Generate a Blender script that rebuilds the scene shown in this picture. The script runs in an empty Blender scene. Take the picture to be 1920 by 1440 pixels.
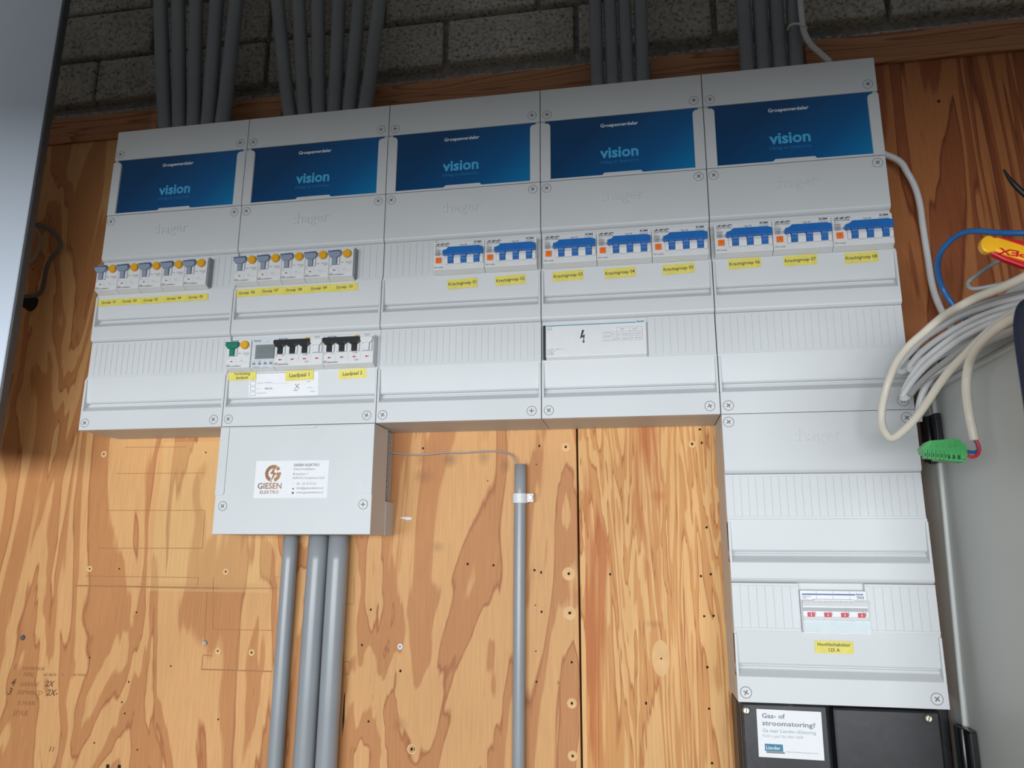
import bpy, math, random
from mathutils import Matrix, Vector, Euler
random.seed(7)
S = bpy.context.scene
COL = S.collection

# ------------------------------------------------------------------ camera
CAM = Vector((0.780792, -1.007407, -0.633555))
RW = ((0.9855770, 0.1691633, 0.0046655), (-0.0329313, 0.2187604, -0.9752228), (-0.1659926, 0.9610035, 0.2211760))
FPX = 1393.258
cd = bpy.data.cameras.new('camera')
cam = bpy.data.objects.new('camera', cd)
COL.objects.link(cam)
r0, r1, r2 = (Vector(r).normalized() for r in RW)
m = Matrix.Identity(4)
for i in range(3):
    m[i][0] = r0[i]; m[i][1] = -r1[i]; m[i][2] = -r2[i]; m[i][3] = CAM[i]
cam.matrix_world = m
cd.sensor_width = 36; cd.lens = FPX / 1920 * 36; cd.clip_start = .02
cd.dof.use_dof = True; cd.dof.focus_distance = 0.93; cd.dof.aperture_fstop = 9
S.camera = cam

# ------------------------------------------------------------------ light
S.view_settings.view_transform = 'Standard'; S.view_settings.look = 'None'
S.view_settings.gamma = 1; S.view_settings.use_curve_mapping = False
S.view_settings.exposure = 0.0
w = bpy.data.worlds.new('world'); S.world = w; w.use_nodes = True
bg = w.node_tree.nodes['Background']; bg.inputs[0].default_value = (.88, .93, 1, 1); bg.inputs[1].default_value = 0.17

def area(name, loc, target, sx, sy, power, color, spread=180):
    l = bpy.data.lights.new(name, 'AREA'); l.shape = 'RECTANGLE'; l.size = sx; l.size_y = sy
    l.energy = power; l.color = color; l.spread = math.radians(spread)
    o = bpy.data.objects.new(name, l); COL.objects.link(o); o.location = loc
    o.rotation_euler = (Vector(target) - Vector(loc)).to_track_quat('-Z', 'Y').to_euler()
    return o
# daylight coming through the open door behind the photographer
area('door_daylight', (.50, -3.2, -.75), (.6, 0, -.70), 3.2, .70, 106, (.91, .96, 1.0))

# ------------------------------------------------------------------ helpers
def at(u, v, y):
    """world point on the plane Y=y seen at photo position (u, v)"""
    d = [(u - 960) / FPX, (v - 720) / FPX, 1.0]
    dw = r0 * d[0] + r1 * d[1] + r2 * d[2]
    return CAM + dw * ((y - CAM.y) / dw.y)
def atX(u, v, x):
    d = [(u - 960) / FPX, (v - 720) / FPX, 1.0]
    dw = r0 * d[0] + r1 * d[1] + r2 * d[2]
    return CAM + dw * ((x - CAM.x) / dw.x)

class NT:
    def __init__(s, name, rough=.5, metal=0, spec=.5):
        s.m = bpy.data.materials.new(name); s.m.use_nodes = True
        s.t = s.m.node_tree; s.b = s.t.nodes['Principled BSDF']
        s.b.inputs['Roughness'].default_value = rough; s.b.inputs['Metallic'].default_value = metal
        s.b.inputs['Specular IOR Level'].default_value = spec
    def n(s, typ, **k):
        x = s.t.nodes.new(typ)
        for a, b in k.items():
            if a in x.inputs.keys(): x.inputs[a].default_value = b
            else: setattr(x, a, b)
        return x
    def l(s, a, b): s.t.links.new(a, b)
    def coord(s, scale=(1, 1, 1), loc=(0, 0, 0), kind='Object'):
        c = s.n('ShaderNodeTexCoord'); mp = s.n('ShaderNodeMapping'); s.l(c.outputs[kind], mp.inputs[0])
        mp.inputs['Scale'].default_value = scale; mp.inputs['Location'].default_value = loc
        return mp.outputs[0]
    def noise(s, co, scale=5, detail=3, rough=.5, dist=0):
        x = s.n('ShaderNodeTexNoise'); s.l(co, x.inputs['Vector'])
        x.inputs['Scale'].default_value = scale; x.inputs['Detail'].default_value = detail
        x.inputs['Roughness'].default_value = rough; x.inputs['Distortion'].default_value = dist
        return x.outputs['Fac']
    def math(s, op, a, b=None, c=None):
        x = s.n('ShaderNodeMath'); x.operation = op
        for i, q in enumerate((a, b, c)):
            if q is None: continue
            if isinstance(q, (int, float)): x.inputs[i].default_value = q
            else: s.l(q, x.inputs[i])
        return x.outputs[0]
    def ramp(s, fac, stops, interp='LINEAR'):
        x = s.n('ShaderNodeValToRGB'); s.l(fac, x.inputs[0]); e = x.color_ramp.elements; x.color_ramp.interpolation = interp
        while len(e) < len(stops): e.new(.5)
        for q, (p_, c) in zip(e, stops): q.position = p_; q.color = (*c, 1)
        return x.outputs[0]
    def mix(s, fac, a, b, mode='MIX'):
        x = s.n('ShaderNodeMix'); x.data_type = 'RGBA'; x.blend_type = mode
        for i, q in ((0, fac), (6, a), (7, b)):
            if isinstance(q, (int, float)): x.inputs[i].default_value = q
            elif isinstance(q, tuple): x.inputs[i].default_value = (*q, 1)
            else: s.l(q, x.inputs[i])
        return x.outputs[2]
    def bump(s, h, strength=.3, dist=.001):
        x = s.n('ShaderNodeBump'); x.inputs['Strength'].default_value = strength; x.inputs['Distance'].default_value = dist
        s.l(h, x.inputs['Height']); s.l(x.outputs[0], s.b.inputs['Normal'])
    def col(s, c):
        if isinstance(c, tuple): s.b.inputs['Base Color'].default_value = (*c, 1)
        else: s.l(c, s.b.inputs['Base Color'])
        return s

def srgb(r, g, b):
    f = lambda c: (c / 255 / 12.92) if c / 255 <= .04045 else ((c / 255 + .055) / 1.055) ** 2.4
    return (f(r), f(g), f(b))

def plain(name, c, rough=.45, metal=0, var=.06, grain=0, spec=.5, nscale=60):
    t = NT(name, rough, metal, spec)
    f = t.noise(t.coord(), nscale, 3)
    d = tuple(max(0, x * (1 - var)) for x in c); b = tuple(min(1, x * (1 + var)) for x in c)
    t.col(t.ramp(f, [(.35, d), (.65, b)]))
    if grain: t.bump(t.noise(t.coord(), 1400, 2), grain, .0002)
    return t.m

M = {}
M['grey'] = plain('light_grey_plastic', (.64, .655, .665), .42, var=.02, grain=.12, nscale=9)
M['grey2'] = plain('light_grey_plastic_body', (.60, .61, .61), .5, var=.02, grain=.12, nscale=9)
M['white'] = plain('white_plastic', (.74, .745, .75), .35, var=.015)
M['ring'] = plain('screw_gap', (.20, .21, .22), .6)
M['cross'] = plain('screw_slot_grey', (.13, .14, .15), .5)
M['screw'] = plain('screw_plastic', (.66, .67, .68), .38, var=.02)
M['black'] = plain('black_plastic', (.012, .012, .014), .4)
M['ink'] = plain('black_ink', (.03, .03, .035), .6)
M['greyink'] = plain('grey_ink', (.22, .23, .25), .6)
M['paleink'] = plain('pale_ink', (.42, .44, .47), .6)
M['yel'] = plain('yellow_label_tape', srgb(226, 212, 98), .4, var=.05, nscale=120)
M['button'] = plain('yellow_button', srgb(236, 170, 20), .35)
M['orange'] = plain('orange_button', srgb(250, 120, 30), .35)
M['sepblue'] = plain('blue_toggle', srgb(30, 106, 184), .35)
M['navy'] = plain('slate_toggle_edge', srgb(60, 80, 120), .4)
M['slate'] = plain('slate_toggle', srgb(140, 152, 172), .4)
M['green'] = plain('green_toggle', srgb(18, 122, 98), .4)
M['red'] = plain('red_flag', srgb(200, 25, 45), .4)
M['blueink'] = plain('blue_ink', srgb(25, 85, 150), .5)
M['teal'] = plain('teal_ink', srgb(10, 130, 165), .5)
M['tealtx'] = plain('light_blue_print', srgb(70, 175, 225), .5)
M['dimblue'] = plain('dim_blue_print', srgb(45, 125, 190), .5)
M['whitetx'] = plain('white_print', (.8, .82, .85), .5)
M['paper'] = plain('white_sticker_paper', (.82, .83, .85), .5, var=.01)
M['lcd'] = plain('lcd_glass', srgb(48, 56, 52), .2)
M['lcd2'] = plain('lcd_segments', srgb(60, 70, 70), .3)
M['pvc'] = plain('grey_pvc', srgb(150, 155, 160), .30, var=.03, nscale=14)
M['pvcd'] = plain('dark_grey_pvc', srgb(128, 131, 134), .45, var=.05, nscale=14)
M['copper'] = None
M['cable_white'] = plain('white_cable_sheath', srgb(214, 214, 214), .4, var=.05, nscale=30)
M['cable_cream'] = plain('cream_cable_sheath', srgb(228, 220, 204), .38, var=.03, nscale=30)
M['cable_grey'] = plain('grey_cable_sheath', srgb(158, 158, 156), .4, var=.05, nscale=30)
M['cable_dark'] = plain('dark_grey_cable_sheath', srgb(88, 88, 84), .45, var=.1, nscale=60)
M['cable_blue'] = plain('blue_cable_sheath', srgb(38, 98, 160), .4, var=.05)
M['wire_red'] = plain('red_wire', srgb(205, 50, 65), .4)
M['connector'] = plain('green_connector', srgb(82, 178, 104), .4)
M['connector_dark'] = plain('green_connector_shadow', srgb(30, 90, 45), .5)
M['steel'] = plain('steel', (.6, .6, .6), .35, 1)
M['brass'] = plain('brass_screw', (.75, .68, .5), .35, .7)
M['bakelite'] = None
M['navybag'] = plain('navy_fabric', srgb(22, 34, 62), .7, var=.15, nscale=200)
M['handle_red'] = plain('red_handle_plastic', srgb(200, 18, 35), .4)
M['handle_yel'] = plain('yellow_handle_plastic', srgb(248, 182, 20), .4)
M['door'] = plain('pale_blue_grey_lacquer', (.74, .82, .93), .4, var=.02, nscale=2)
M['doorseal'] = plain('dark_door_seal', srgb(84, 88, 92), .5)
M['pencil'] = plain('pencil_mark', srgb(104, 72, 50), .8)
M['pencil3'] = plain('faded_pencil', srgb(150, 104, 70), .8)
M['pencil2'] = plain('faint_pencil', srgb(168, 120, 78), .8)
M['greyw'] = plain('window_grey', (.42, .43, .45), .5)
M['teal2'] = plain('teal_logo_print', srgb(30, 120, 150), .4)
M['paleteal'] = plain('pale_teal_ink', srgb(120, 160, 170), .5)
M['shroud'] = plain('smoky_terminal_shroud', srgb(150, 168, 172), .3)
M['hole'] = plain('hole_dark', (.02, .012, .008), .9)
M['holering'] = plain('bare_wood_ring', srgb(228, 182, 128), .7)

def _bakelite():
    t = NT('black_bakelite', .38)
    f = t.noise(t.coord((1, 1, .35)), 26, 5, .65, 1)
    t.col(t.ramp(f, [(.4, srgb(18, 18, 21)), (.64, srgb(34, 34, 40)), (.78, srgb(74, 74, 82))]))
    return t.m
M['bakelite'] = _bakelite()
def _copper():
    t = NT('copper_print', .5)
    c = t.n('ShaderNodeSeparateXYZ'); t.l(t.coord(), c.inputs[0])
    f = t.math('FRACT', t.math('MULTIPLY', c.outputs[0], 22))
    t.col(t.ramp(f, [(0, srgb(120, 78, 52)), (1, srgb(190, 138, 92))]))
    return t.m
M['copper'] = _copper()
def _card():
    t = NT('blue_printed_card', .3)
    c = t.n('ShaderNodeSeparateXYZ'); t.l(t.coord(), c.inputs[0])
    # printed diagonal fade of the card artwork (own coordinates of the card)
    f = t.math('ADD', t.math('MULTIPLY', c.outputs[0], 3.6), t.math('MULTIPLY', c.outputs[1], -3.4))
    t.col(t.ramp(f, [(0, srgb(0, 62, 108)), (.45, srgb(0, 88, 146)), (1, srgb(6, 150, 210))]))
    return t.m
M['card'] = _card()
def _metal():
    t = NT('grey_powder_coated_steel', .42)
    f = t.noise(t.coord(), 3, 3); t.col(t.ramp(f, [(.3, srgb(194, 197, 192)), (.7, srgb(204, 206, 202))]))
    t.bump(t.noise(t.coord(), 900, 2), .1, .0003); return t.m
M['cab'] = _metal()
def _clear():
    t = NT('clear_plastic', .08); t.col((.85, .93, .97)); t.b.inputs['Transmission Weight'].default_value = .0
    t.b.inputs['Alpha'].default_value = .13; t.b.inputs['Specular IOR Level'].default_value = .9
    return t.m
M['clear'] = _clear()

def wood(name, rings, sx, sz, light, mid, dark, seed, streak=.35, sharp=.1, orange=None, stains=(), patch=None, detail=3.0):
    t = NT(name, .55, spec=.3)
    co = t.coord((sx, sz, sx), (seed, seed * .7, seed * 1.3))
    warp = t.noise(co, 1.0, detail, .48, .7)
    fine = t.noise(t.coord((1, .06, 1), (seed, 0, 0)), 160, 2)
    v = t.math('MULTIPLY_ADD', fine, .12, t.math('MULTIPLY', warp, rings))
    saw = t.math('FRACT', v)
    base = t.ramp(saw, [(0, dark), (sharp, mid), (.42, mid), (.5, light), (.93, light), (1, dark)])
    g = t.noise(t.coord((1, .035, 1)), 420, 3, .6)
    gr = t.ramp(g, [(.3, (.80, .76, .72)), (.62, (1.06, 1.06, 1.06))])
    c = t.mix(streak, base, t.mix(1.0, base, gr, 'MULTIPLY'))
    if orange:
        o = t.noise(t.coord((30, 2.2, 30), (3.1, 0, 1)), 1, 3, .6, .8)
        c = t.mix(t.ramp(o, [(.60, (0, 0, 0)), (.68, (.75, .75, .75))]), c, orange)
    big = t.noise(t.coord((1, .6, 1), (seed, 2, 1)), 5, 3)
    c = t.mix(1.0, c, t.ramp(big, [(.3, (.88, .86, .84)), (.7, (1.05, 1.04, 1.03))]), 'MULTIPLY')
    for (u, v, rx, ry, k, cc) in stains:      # dirty marks left on the board, each with its own ragged outline
        mp = t.n('ShaderNodeMapping'); q = t.n('ShaderNodeTexCoord'); t.l(q.outputs['Object'], mp.inputs[0])
        mp.inputs['Scale'].default_value = (1 / rx, 1 / ry, 0); mp.inputs['Location'].default_value = (-u / rx, -v / ry, 0)
        d = t.n('ShaderNodeVectorMath'); d.operation = 'LENGTH'; t.l(mp.outputs[0], d.inputs[0])
        f = t.math('SUBTRACT', 1.15, t.math('ADD', d.outputs['Value'], t.math('MULTIPLY', t.noise(t.coord((1, .5, 1), (u, 0, 0)), 90, 4, .6), .8)))
        f = t.math('MULTIPLY', t.math('MINIMUM', t.math('MAXIMUM', f, 0), 1), k); c = t.mix(f, c, cc)
    if patch:                                  # rectangle of paler wood where boxes once hung
        x = t.n('ShaderNodeSeparateXYZ'); t.l(t.coord(), x.inputs[0]); f = None
        for i, lo, hi in ((0, patch[0], patch[1]), (1, patch[2], patch[3])):
            for op, e in (('GREATER_THAN', lo), ('LESS_THAN', hi)):
                z = t.math(op, x.outputs[i], e); f = z if f is None else t.math('MULTIPLY', f, z)
        c = t.mix(t.math('MULTIPLY', f, .22), c, srgb(240, 206, 140))
    t.col(c); t.bump(g, .12, .0005)
    return t.m
DIRT = srgb(120, 92, 68)
def _st(u, v, rx, ry, k, cc=DIRT): p_ = at(u, v, 0); return (p_.x, p_.z, rx, ry, k, cc)
M['ply_left'] = wood('plywood_broad_flame', 7.0, 9, 1.9, srgb(220, 168, 112), srgb(196, 136, 86), srgb(172, 108, 66), 3.3, .5, .06, detail=4.0,
    stains=(_st(795, 893, .022, .018, .8, srgb(150, 98, 66)), _st(845, 862, .020, .016, .8), _st(906, 858, .016, .018, .6), _st(948, 872, .012, .018, .7), _st(790, 862, .016, .014, .5, srgb(150, 98, 66)),
            _st(820, 1025, .016, .012, .5), _st(750, 1360, .016, .016, .6, srgb(140, 88, 54)), _st(20, 720, .06, .10, .5, srgb(168, 122, 92)), _st(395, 1100, .20, .010, .4, srgb(150, 100, 60))),
    patch=(.075, .262, -.690, -.474))
M['ply_mid'] = wood('plywood_narrow_grain', 11, 26, 1.5, srgb(232, 182, 120), srgb(214, 154, 92), srgb(184, 114, 60), 6.1, .55, .12, orange=srgb(186, 98, 44), detail=4.0,
    stains=(_st(1225, 1170, .020, .008, .5), _st(1215, 880, .010, .040, .6, srgb(178, 92, 44)), _st(1235, 930, .018, .012, .6, srgb(178, 92, 44))))
M['ply_right'] = wood('plywood_red_brown', 8.5, 13, 1.1, srgb(172, 108, 62), srgb(144, 80, 44), srgb(112, 56, 30), 9.4, .5)
def _batten():
    t = NT('pine_batten', .6, spec=.3)
    co = t.coord((.5, 9, 3), (1, 2, 3)); f = t.noise(co, 3, 2, .5, .5)
    saw = t.math('FRACT', t.math('MULTIPLY', f, 13))
    t.col(t.ramp(saw, [(0, srgb(150, 92, 58)), (.3, srgb(186, 128, 88)), (.9, srgb(192, 136, 96)), (1, srgb(140, 84, 52))]))
    return t.m
M['batten'] = _batten()
def _block():
    t = NT('concrete_block', .95, spec=.1)
    v = t.n('ShaderNodeTexVoronoi'); t.l(t.coord(), v.inputs['Vector']); v.inputs['Scale'].default_value = 260
    n = t.noise(t.coord(), 170, 4, .7); b = t.noise(t.coord(), 9, 3)
    c = t.ramp(n, [(.32, srgb(96, 92, 86)), (.48, srgb(186, 181, 172)), (.7, srgb(216, 210, 200))])
    c = t.mix(1.0, c, t.ramp(b, [(.3, (.8, .8, .8)), (.7, (1.1, 1.1, 1.05))]), 'MULTIPLY')
    t.col(c); t.bump(n, .9, .004); return t.m
M['block'] = _block()
def _mortar():
    t = NT('mortar', .95, spec=.1); n = t.noise(t.coord(), 120, 4, .6)
    t.col(t.ramp(n, [(.3, srgb(140, 138, 134)), (.7, srgb(186, 184, 178))])); t.bump(n, .6, .003); return t.m
M['mortar'] = _mortar()
M['plaster'] = plain('plain_grey_plaster', srgb(120, 118, 114), .9)
M['dark_slab'] = plain('dark_matte_slab', srgb(45, 46, 48), .8)
M['ground'] = plain('concrete_floor', srgb(120, 116, 108), .9, nscale=4, var=.1)

# ------------------------------------------------------------------ mesh builder
class MB:
    def __init__(s): s.v = []; s.f = []; s.mi = []; s.sm = []; s.k = 0
    def mat(s, k): s.k = k; return s
    def add(s, vs, fs, smooth=False):
        b = len(s.v); s.v += [tuple(q) for q in vs]
        for f in fs: s.f.append(tuple(i + b for i in f)); s.mi.append(s.k); s.sm.append(smooth)
        return s
    def box(s, x0, x1, y0, y1, z0, z1):
        if x0 > x1: x0, x1 = x1, x0
        if y0 > y1: y0, y1 = y1, y0
        if z0 > z1: z0, z1 = z1, z0
        vs = [(x, y, z) for x in (x0, x1) for y in (y0, y1) for z in (z0, z1)]
        return s.add(vs, [(0, 1, 3, 2), (4, 6, 7, 5), (0, 4, 5, 1), (2, 3, 7, 6), (0, 2, 6, 4), (1, 5, 7, 3)])
    def prism(s, pts, z0, z1, z1f=None):
        """polygon in x,y (counter clockwise) from z0 to z1"""
        n = len(pts); vs = [(x, y, z0) for x, y in pts] + [(x, y, z1) for x, y in pts]
        fs = [tuple(range(n - 1, -1, -1)), tuple(range(n, 2 * n))]
        fs += [(i, (i + 1) % n, n + (i + 1) % n, n + i) for i in range(n)]
        return s.add(vs, fs)
    def xprof(s, pts, x0, x1):
        """profile [(y,z)] extruded along x"""
        n = len(pts); vs = [(x0, y, z) for y, z in pts] + [(x1, y, z) for y, z in pts]
        fs = [tuple(range(n)), tuple(range(2 * n - 1, n - 1, -1))]
        fs += [(i, n + i, n + (i + 1) % n, (i + 1) % n) for i in range(n)]
        return s.add(vs, fs)
    def disc(s, cx, cy, r, z0, z1, n=28, ch=0):
        p = [(cx + r * math.cos(2 * math.pi * i / n), cy + r * math.sin(2 * math.pi * i / n)) for i in range(n)]
        if not ch: return s.prism(p, z0, z1)
        rr = r - ch; q = [(cx + rr * math.cos(2 * math.pi * i / n), cy + rr * math.sin(2 * math.pi * i / n)) for i in range(n)]
        vs = [(x, y, z0) for x, y in p] + [(x, y, z1 - ch) for x, y in p] + [(x, y, z1) for x, y in q]
        fs = [tuple(range(2 * n, 3 * n)), tuple(range(n - 1, -1, -1))]
        for i in range(n):
            j = (i + 1) % n; fs += [(i, j, n + j, n + i), (n + i, n + j, 2 * n + j, 2 * n + i)]
        return s.add(vs, fs)
    def ringf(s, cx, cy, ra, rb, z, n=32, a0=0, a1=360):
        full = abs(a1 - a0) >= 359.9; k = n if full else n + 1
        A = [math.radians(a0 + (a1 - a0) * i / n) for i in range(k)]
        vs = [(cx + ra * math.cos(a), cy + ra * math.sin(a), z) for a in A] + [(cx + rb * math.cos(a), cy + rb * math.sin(a), z) for a in A]
        fs = [(i, k + i, k + (i + 1) % k, (i + 1) % k) for i in range(k if full else k - 1)]
        return s.add(vs, fs)
    def tube(s, pts, r, seg=10, sub=6, cap=True):
        P = [Vector(p) for p in pts]
        if len(P) > 2 and sub > 1:
            Q = []; E = [P[0] * 2 - P[1]] + P + [P[-1] * 2 - P[-2]]
            for i in range(1, len(E) - 2):
                a, b, c, d = E[i - 1:i + 3]
                for j in range(sub):
                    t = j / sub
                    Q.append(.5 * ((2 * b) + (c - a) * t + (2 * a - 5 * b + 4 * c - d) * t * t + (3 * b - a - 3 * c + d) * t ** 3))
            Q.append(P[-1]); P = Q
        T = [(P[min(i + 1, len(P) - 1)] - P[max(i - 1, 0)]).normalized() for i in range(len(P))]
        u = T[0].orthogonal().normalized(); vs = []
        for i, p_ in enumerate(P):
            u = (u - T[i] * u.dot(T[i])).normalized(); w_ = T[i].cross(u)
            rr = r if not callable(r) else r(i / (len(P) - 1))
            for k in range(seg):
                a = 2 * math.pi * k / seg; vs.append(p_ + (u * math.cos(a) + w_ * math.sin(a)) * rr)
        fs = []
        for i in range(len(P) - 1):
            for k in range(seg):
                j = (k + 1) % seg; fs.append((i * seg + k, i * seg + j, (i + 1) * seg + j, (i + 1) * seg + k))
        s.add(vs, fs, True)
        if cap:
            b = len(s.v) - len(vs); n = len(vs)
            s.f.append(tuple(b + k for k in range(seg - 1, -1, -1))); s.mi.append(s.k); s.sm.append(False)
            s.f.append(tuple(b + n - seg + k for k in range(seg))); s.mi.append(s.k); s.sm.append(False)
        return s
    def build(s, name, mats, parent=None, bevel=0, loc=None, seg=2):
        me = bpy.data.meshes.new(name); me.from_pydata(s.v, [], s.f)
        if not isinstance(mats, (list, tuple)): mats = [mats]
        for q in mats: me.materials.append(M[q] if isinstance(q, str) else q)
        for p_, k, sm in zip(me.polygons, s.mi, s.sm): p_.material_index = k; p_.use_smooth = sm
        me.update()
        o = bpy.data.objects.new(name, me); COL.objects.link(o)
        if parent: o.parent = parent
        if loc: o.location = loc
        if bevel:
            b = o.modifiers.new('bevel', 'BEVEL'); b.width = bevel; b.segments = seg; b.limit_method = 'ANGLE'; b.angle_limit = math.radians(35)
        return o

def tag(o, label, cat, group=None):
    o['label'] = label; o['category'] = cat
    if group: o['group'] = group
    return o
WALLROT = (math.pi / 2, 0, 0)   # local x right, local y up, local z out of the wall
def thing(name, x, z, out, label, cat, group=None, rot=0):
    o = bpy.data.objects.new(name, None); COL.objects.link(o); o.empty_display_size = .01
    o.location = (x, -out, z)
    o.rotation_euler = (Euler((math.pi / 2, 0, 0)).to_matrix() @ Euler((0, 0, rot)).to_matrix()).to_euler()
    return tag(o, label, cat, group)
def struct(o): o['kind'] = 'structure'; return o
def copy_tree(o, parent=None):
    c = o.copy(); COL.objects.link(c)
    if parent: c.parent = parent
    for ch in list(o.children): copy_tree(ch, c)
    return c

_txt = {}
def text_mesh(body, width=None, height=None, bold=0, shear=0, spacing=1):
    key = (body, width, height, bold, shear, spacing)
    if key in _txt: return _txt[key]
    cu = bpy.data.curves.new('t', 'FONT'); cu.body = body; cu.size = 1; cu.resolution_u = 2
    cu.offset = bold; cu.shear = shear; cu.space_character = spacing; cu.fill_mode = 'FRONT'
    o = bpy.data.objects.new('t', cu); COL.objects.link(o)
    dg = bpy.context.evaluated_depsgraph_get(); me = bpy.data.meshes.new_from_object(o.evaluated_get(dg))
    COL.objects.unlink(o); bpy.data.objects.remove(o)
    vs = [Vector(v.co) for v in me.vertices]; fs = [tuple(p_.vertices) for p_ in me.polygons]
    x0 = min(v.x for v in vs); x1 = max(v.x for v in vs); y0 = min(v.y for v in vs); y1 = max(v.y for v in vs)
    s = width / (x1 - x0) if width else None; h = height / (y1 - y0) if height else None
    if s is None: s = h
    if h is None: h = s
    r = ([((v.x - x0) * s, (v.y - y0) * h) for v in vs], fs, ((x1 - x0) * s, (y1 - y0) * h))
    _txt[key] = r; return r
def put(mb, body, x, y, z, width=None, height=None, bold=0, shear=0, center=False, rot=0, spacing=1):
    """letters of body with lower corner at x,y (or centred)"""
    vs, fs, (W, H) = text_mesh(body, width, height, bold, shear, spacing)
    c, s_ = math.cos(rot), math.sin(rot); out = []
    for a, b in vs:
        if center: a -= W / 2; b -= H / 2
        out.append((x + a * c - b * s_, y + a * s_ + b * c, z))
    return mb.add(out, fs)
def rr(x0, x1, y0, y1, r, n=4):
    pts = []
    for cx, cy, a in ((x1 - r, y0 + r, -90), (x1 - r, y1 - r, 0), (x0 + r, y1 - r, 90), (x0 + r, y0 + r, 180)):
        for i in range(n + 1):
            t = math.radians(a + 90 * i / n); pts.append((cx + r * math.cos(t), cy + r * math.sin(t)))
    return pts

# ------------------------------------------------------------------ setting
# block wall behind everything
mb = MB().mat(1); mb.box(-1.2, 2.4, -1.75, .9, -.20, -.052).mat(0)
course = [(-.05, .131), (.1493, .2365), (.2415, .334), (.339, .44), (.445, .55)]
offs = [-1.05, -.83, -.96, -.88, -1.0]
joints = {1: [-.77, -.455, -.1636, .165, .4858, .703, .9175, 1.17, 1.45, 1.75, 2.05],
          2: [-.9, -.62, -.33, -.06, .1654, .376, .64, .86, 1.08, 1.33, 1.6, 1.9, 2.2]}
for k, (z0, z1) in enumerate(course):
    js = joints.get(k) or [offs[k] + .27 * i for i in range(13)]
    for a, b in zip(js[:-1], js[1:]):
        g = .0025 + random.random() * .003
        d = -.0335 + random.uniform(-.003, .002)
        mb.box(a + g, b - g, z0 + random.uniform(.001, .004), z1 - random.uniform(.001, .004), -.06, d)
wb_ = mb.build('wall_back', ['block', 'mortar'], bevel=.004); wb_.rotation_euler = WALLROT; struct(wb_)
# rest of the room
mb = MB(); mb.box(-1.25, -1.2, -3.2, .25, -1.75, .9); struct(mb.build('wall_left', 'plaster'))
mb = MB(); mb.box(2.4, 2.45, -3.2, .25, -1.75, .9); struct(mb.build('wall_right', 'plaster'))
mb = MB(); mb.box(-1.25, 2.45, -6.0, .25, -1.8, -1.75); struct(mb.build('floor', 'ground'))
# unseen slab added to keep the daylight off the upper wall
mb = MB(); mb.box(-.42, 2.4, -1.45, -1.30, -.41, .50); struct(mb.build('added_light_blocker', 'dark_slab'))

# plywood back boards (board faces at out=0)
def board(name, x0, x1, z0, z1, mat, label):
    o = MB().box(x0, x1, z0, z1, -.018, 0).build(name, mat, bevel=.0008)
    o.rotation_euler = WALLROT
    return tag(o, label, 'plywood board')
PT = .047
pl = board('plywood_panel', -.62, .6960, -1.75, PT, 'ply_left', 'wide plywood board with broad flame grain and pencil notes, behind most of the boxes')
pm = board('plywood_panel', .6985, 1.118, -1.75, PT, 'ply_mid', 'plywood board with narrow streaky orange grain, between the thin grey pipe and the lowest box')
pr = board('plywood_panel', 1.1195, 2.1, -1.75, PT, 'ply_right', 'dark red-brown plywood board behind the cable coil beside the boxes')
gap = MB().box(-1.2, 2.4, -1.75, .03, -.0519, -.0185).build('trim_2', 'dark_slab'); gap.rotation_euler = WALLROT; struct(gap)

# marks in the boards
def holes(parent, lst, R=.0016, mat='hole', ring=None, name='screw_hole'):
    for u, v in lst:
        p_ = at(u, v, 0); mb = MB()
        if ring: mb.mat(1).disc(0, 0, ring, 0, .00025, 18).mat(0)
        n = 9; pts = [(R * random.uniform(.75, 1.15) * math.cos(2 * math.pi * i / n), R * random.uniform(.8, 1.3) * math.sin(2 * math.pi * i / n)) for i in range(n)]
        mb.prism(pts, 0, .0004)
        mb.build(name, [mat, 'holering'], parent, loc=(p_.x, p_.z, 0))
s4 = lambda L: [(700 + a / 2.181, 780 + b / 2.181) for a, b in L]
s2 = lambda L: [(a / 2.181, 780 + b / 2.181) for a, b in L]
s3 = lambda L: [(360 + a / 3.13, 980 + b / 3.13) for a, b in L]
holes(pl, s4([(203, 132), (679, 122), (386, 605), (491, 610), (659, 631), (686, 640), (688, 800), (667, 1087), (111, 1042), (811, 1007)]))
holes(pl, s4([(667, 199), (663, 774), (665, 962), (468, 265)]), .0009)
holes(pl, s4([(787, 127), (812, 1175), (157, 1362), (815, 1390)]), .0018, ring=.0062)
holes(pl, s4([(799, 645), (803, 806)]), .0020, ring=.0085)
holes(pm, s4([(968, 647), (1340, 655), (1380, 647), (1363, 455), (1353, 819), (1391, 817), (1366, 1027), (1115, 1174), (1373, 1197), (1385, 1420), (1343, 110), (1335, 55)]))
holes(pm, s4([(1304, 115), ]), .0018, ring=.005)
holes(pl, s2([(842, 149), (488, 625), (558, 803), (367, 988), (527, 1087), (499, 1170), (511, 1216), (386, 1337), (562, 1365), (893, 1240), (699, 1023)]), .0012)
holes(pl, s2([(425, 156)]), .0014, ring=.005); holes(pl, s2([(367, 625), (891, 961)]), .0014, ring=.0045)
holes(pl, s2([(441, 1433), (488, 1436)]), .0032)
holes(pl, s3([(198, 287), (1290, 1328), (350, 762)]), .0014, ring=.0045)
holes(pl, s3([(997, 718), (1050, 510), (1224, 870), (1036, 1167)]), .0015)
holes(pl, [(62, 505), (61, 448)], .0012); holes(pr, [(1760, 190)], .0022)
holes(pm, s4([(1177, 992)]), .0012, ring=.002)
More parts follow.
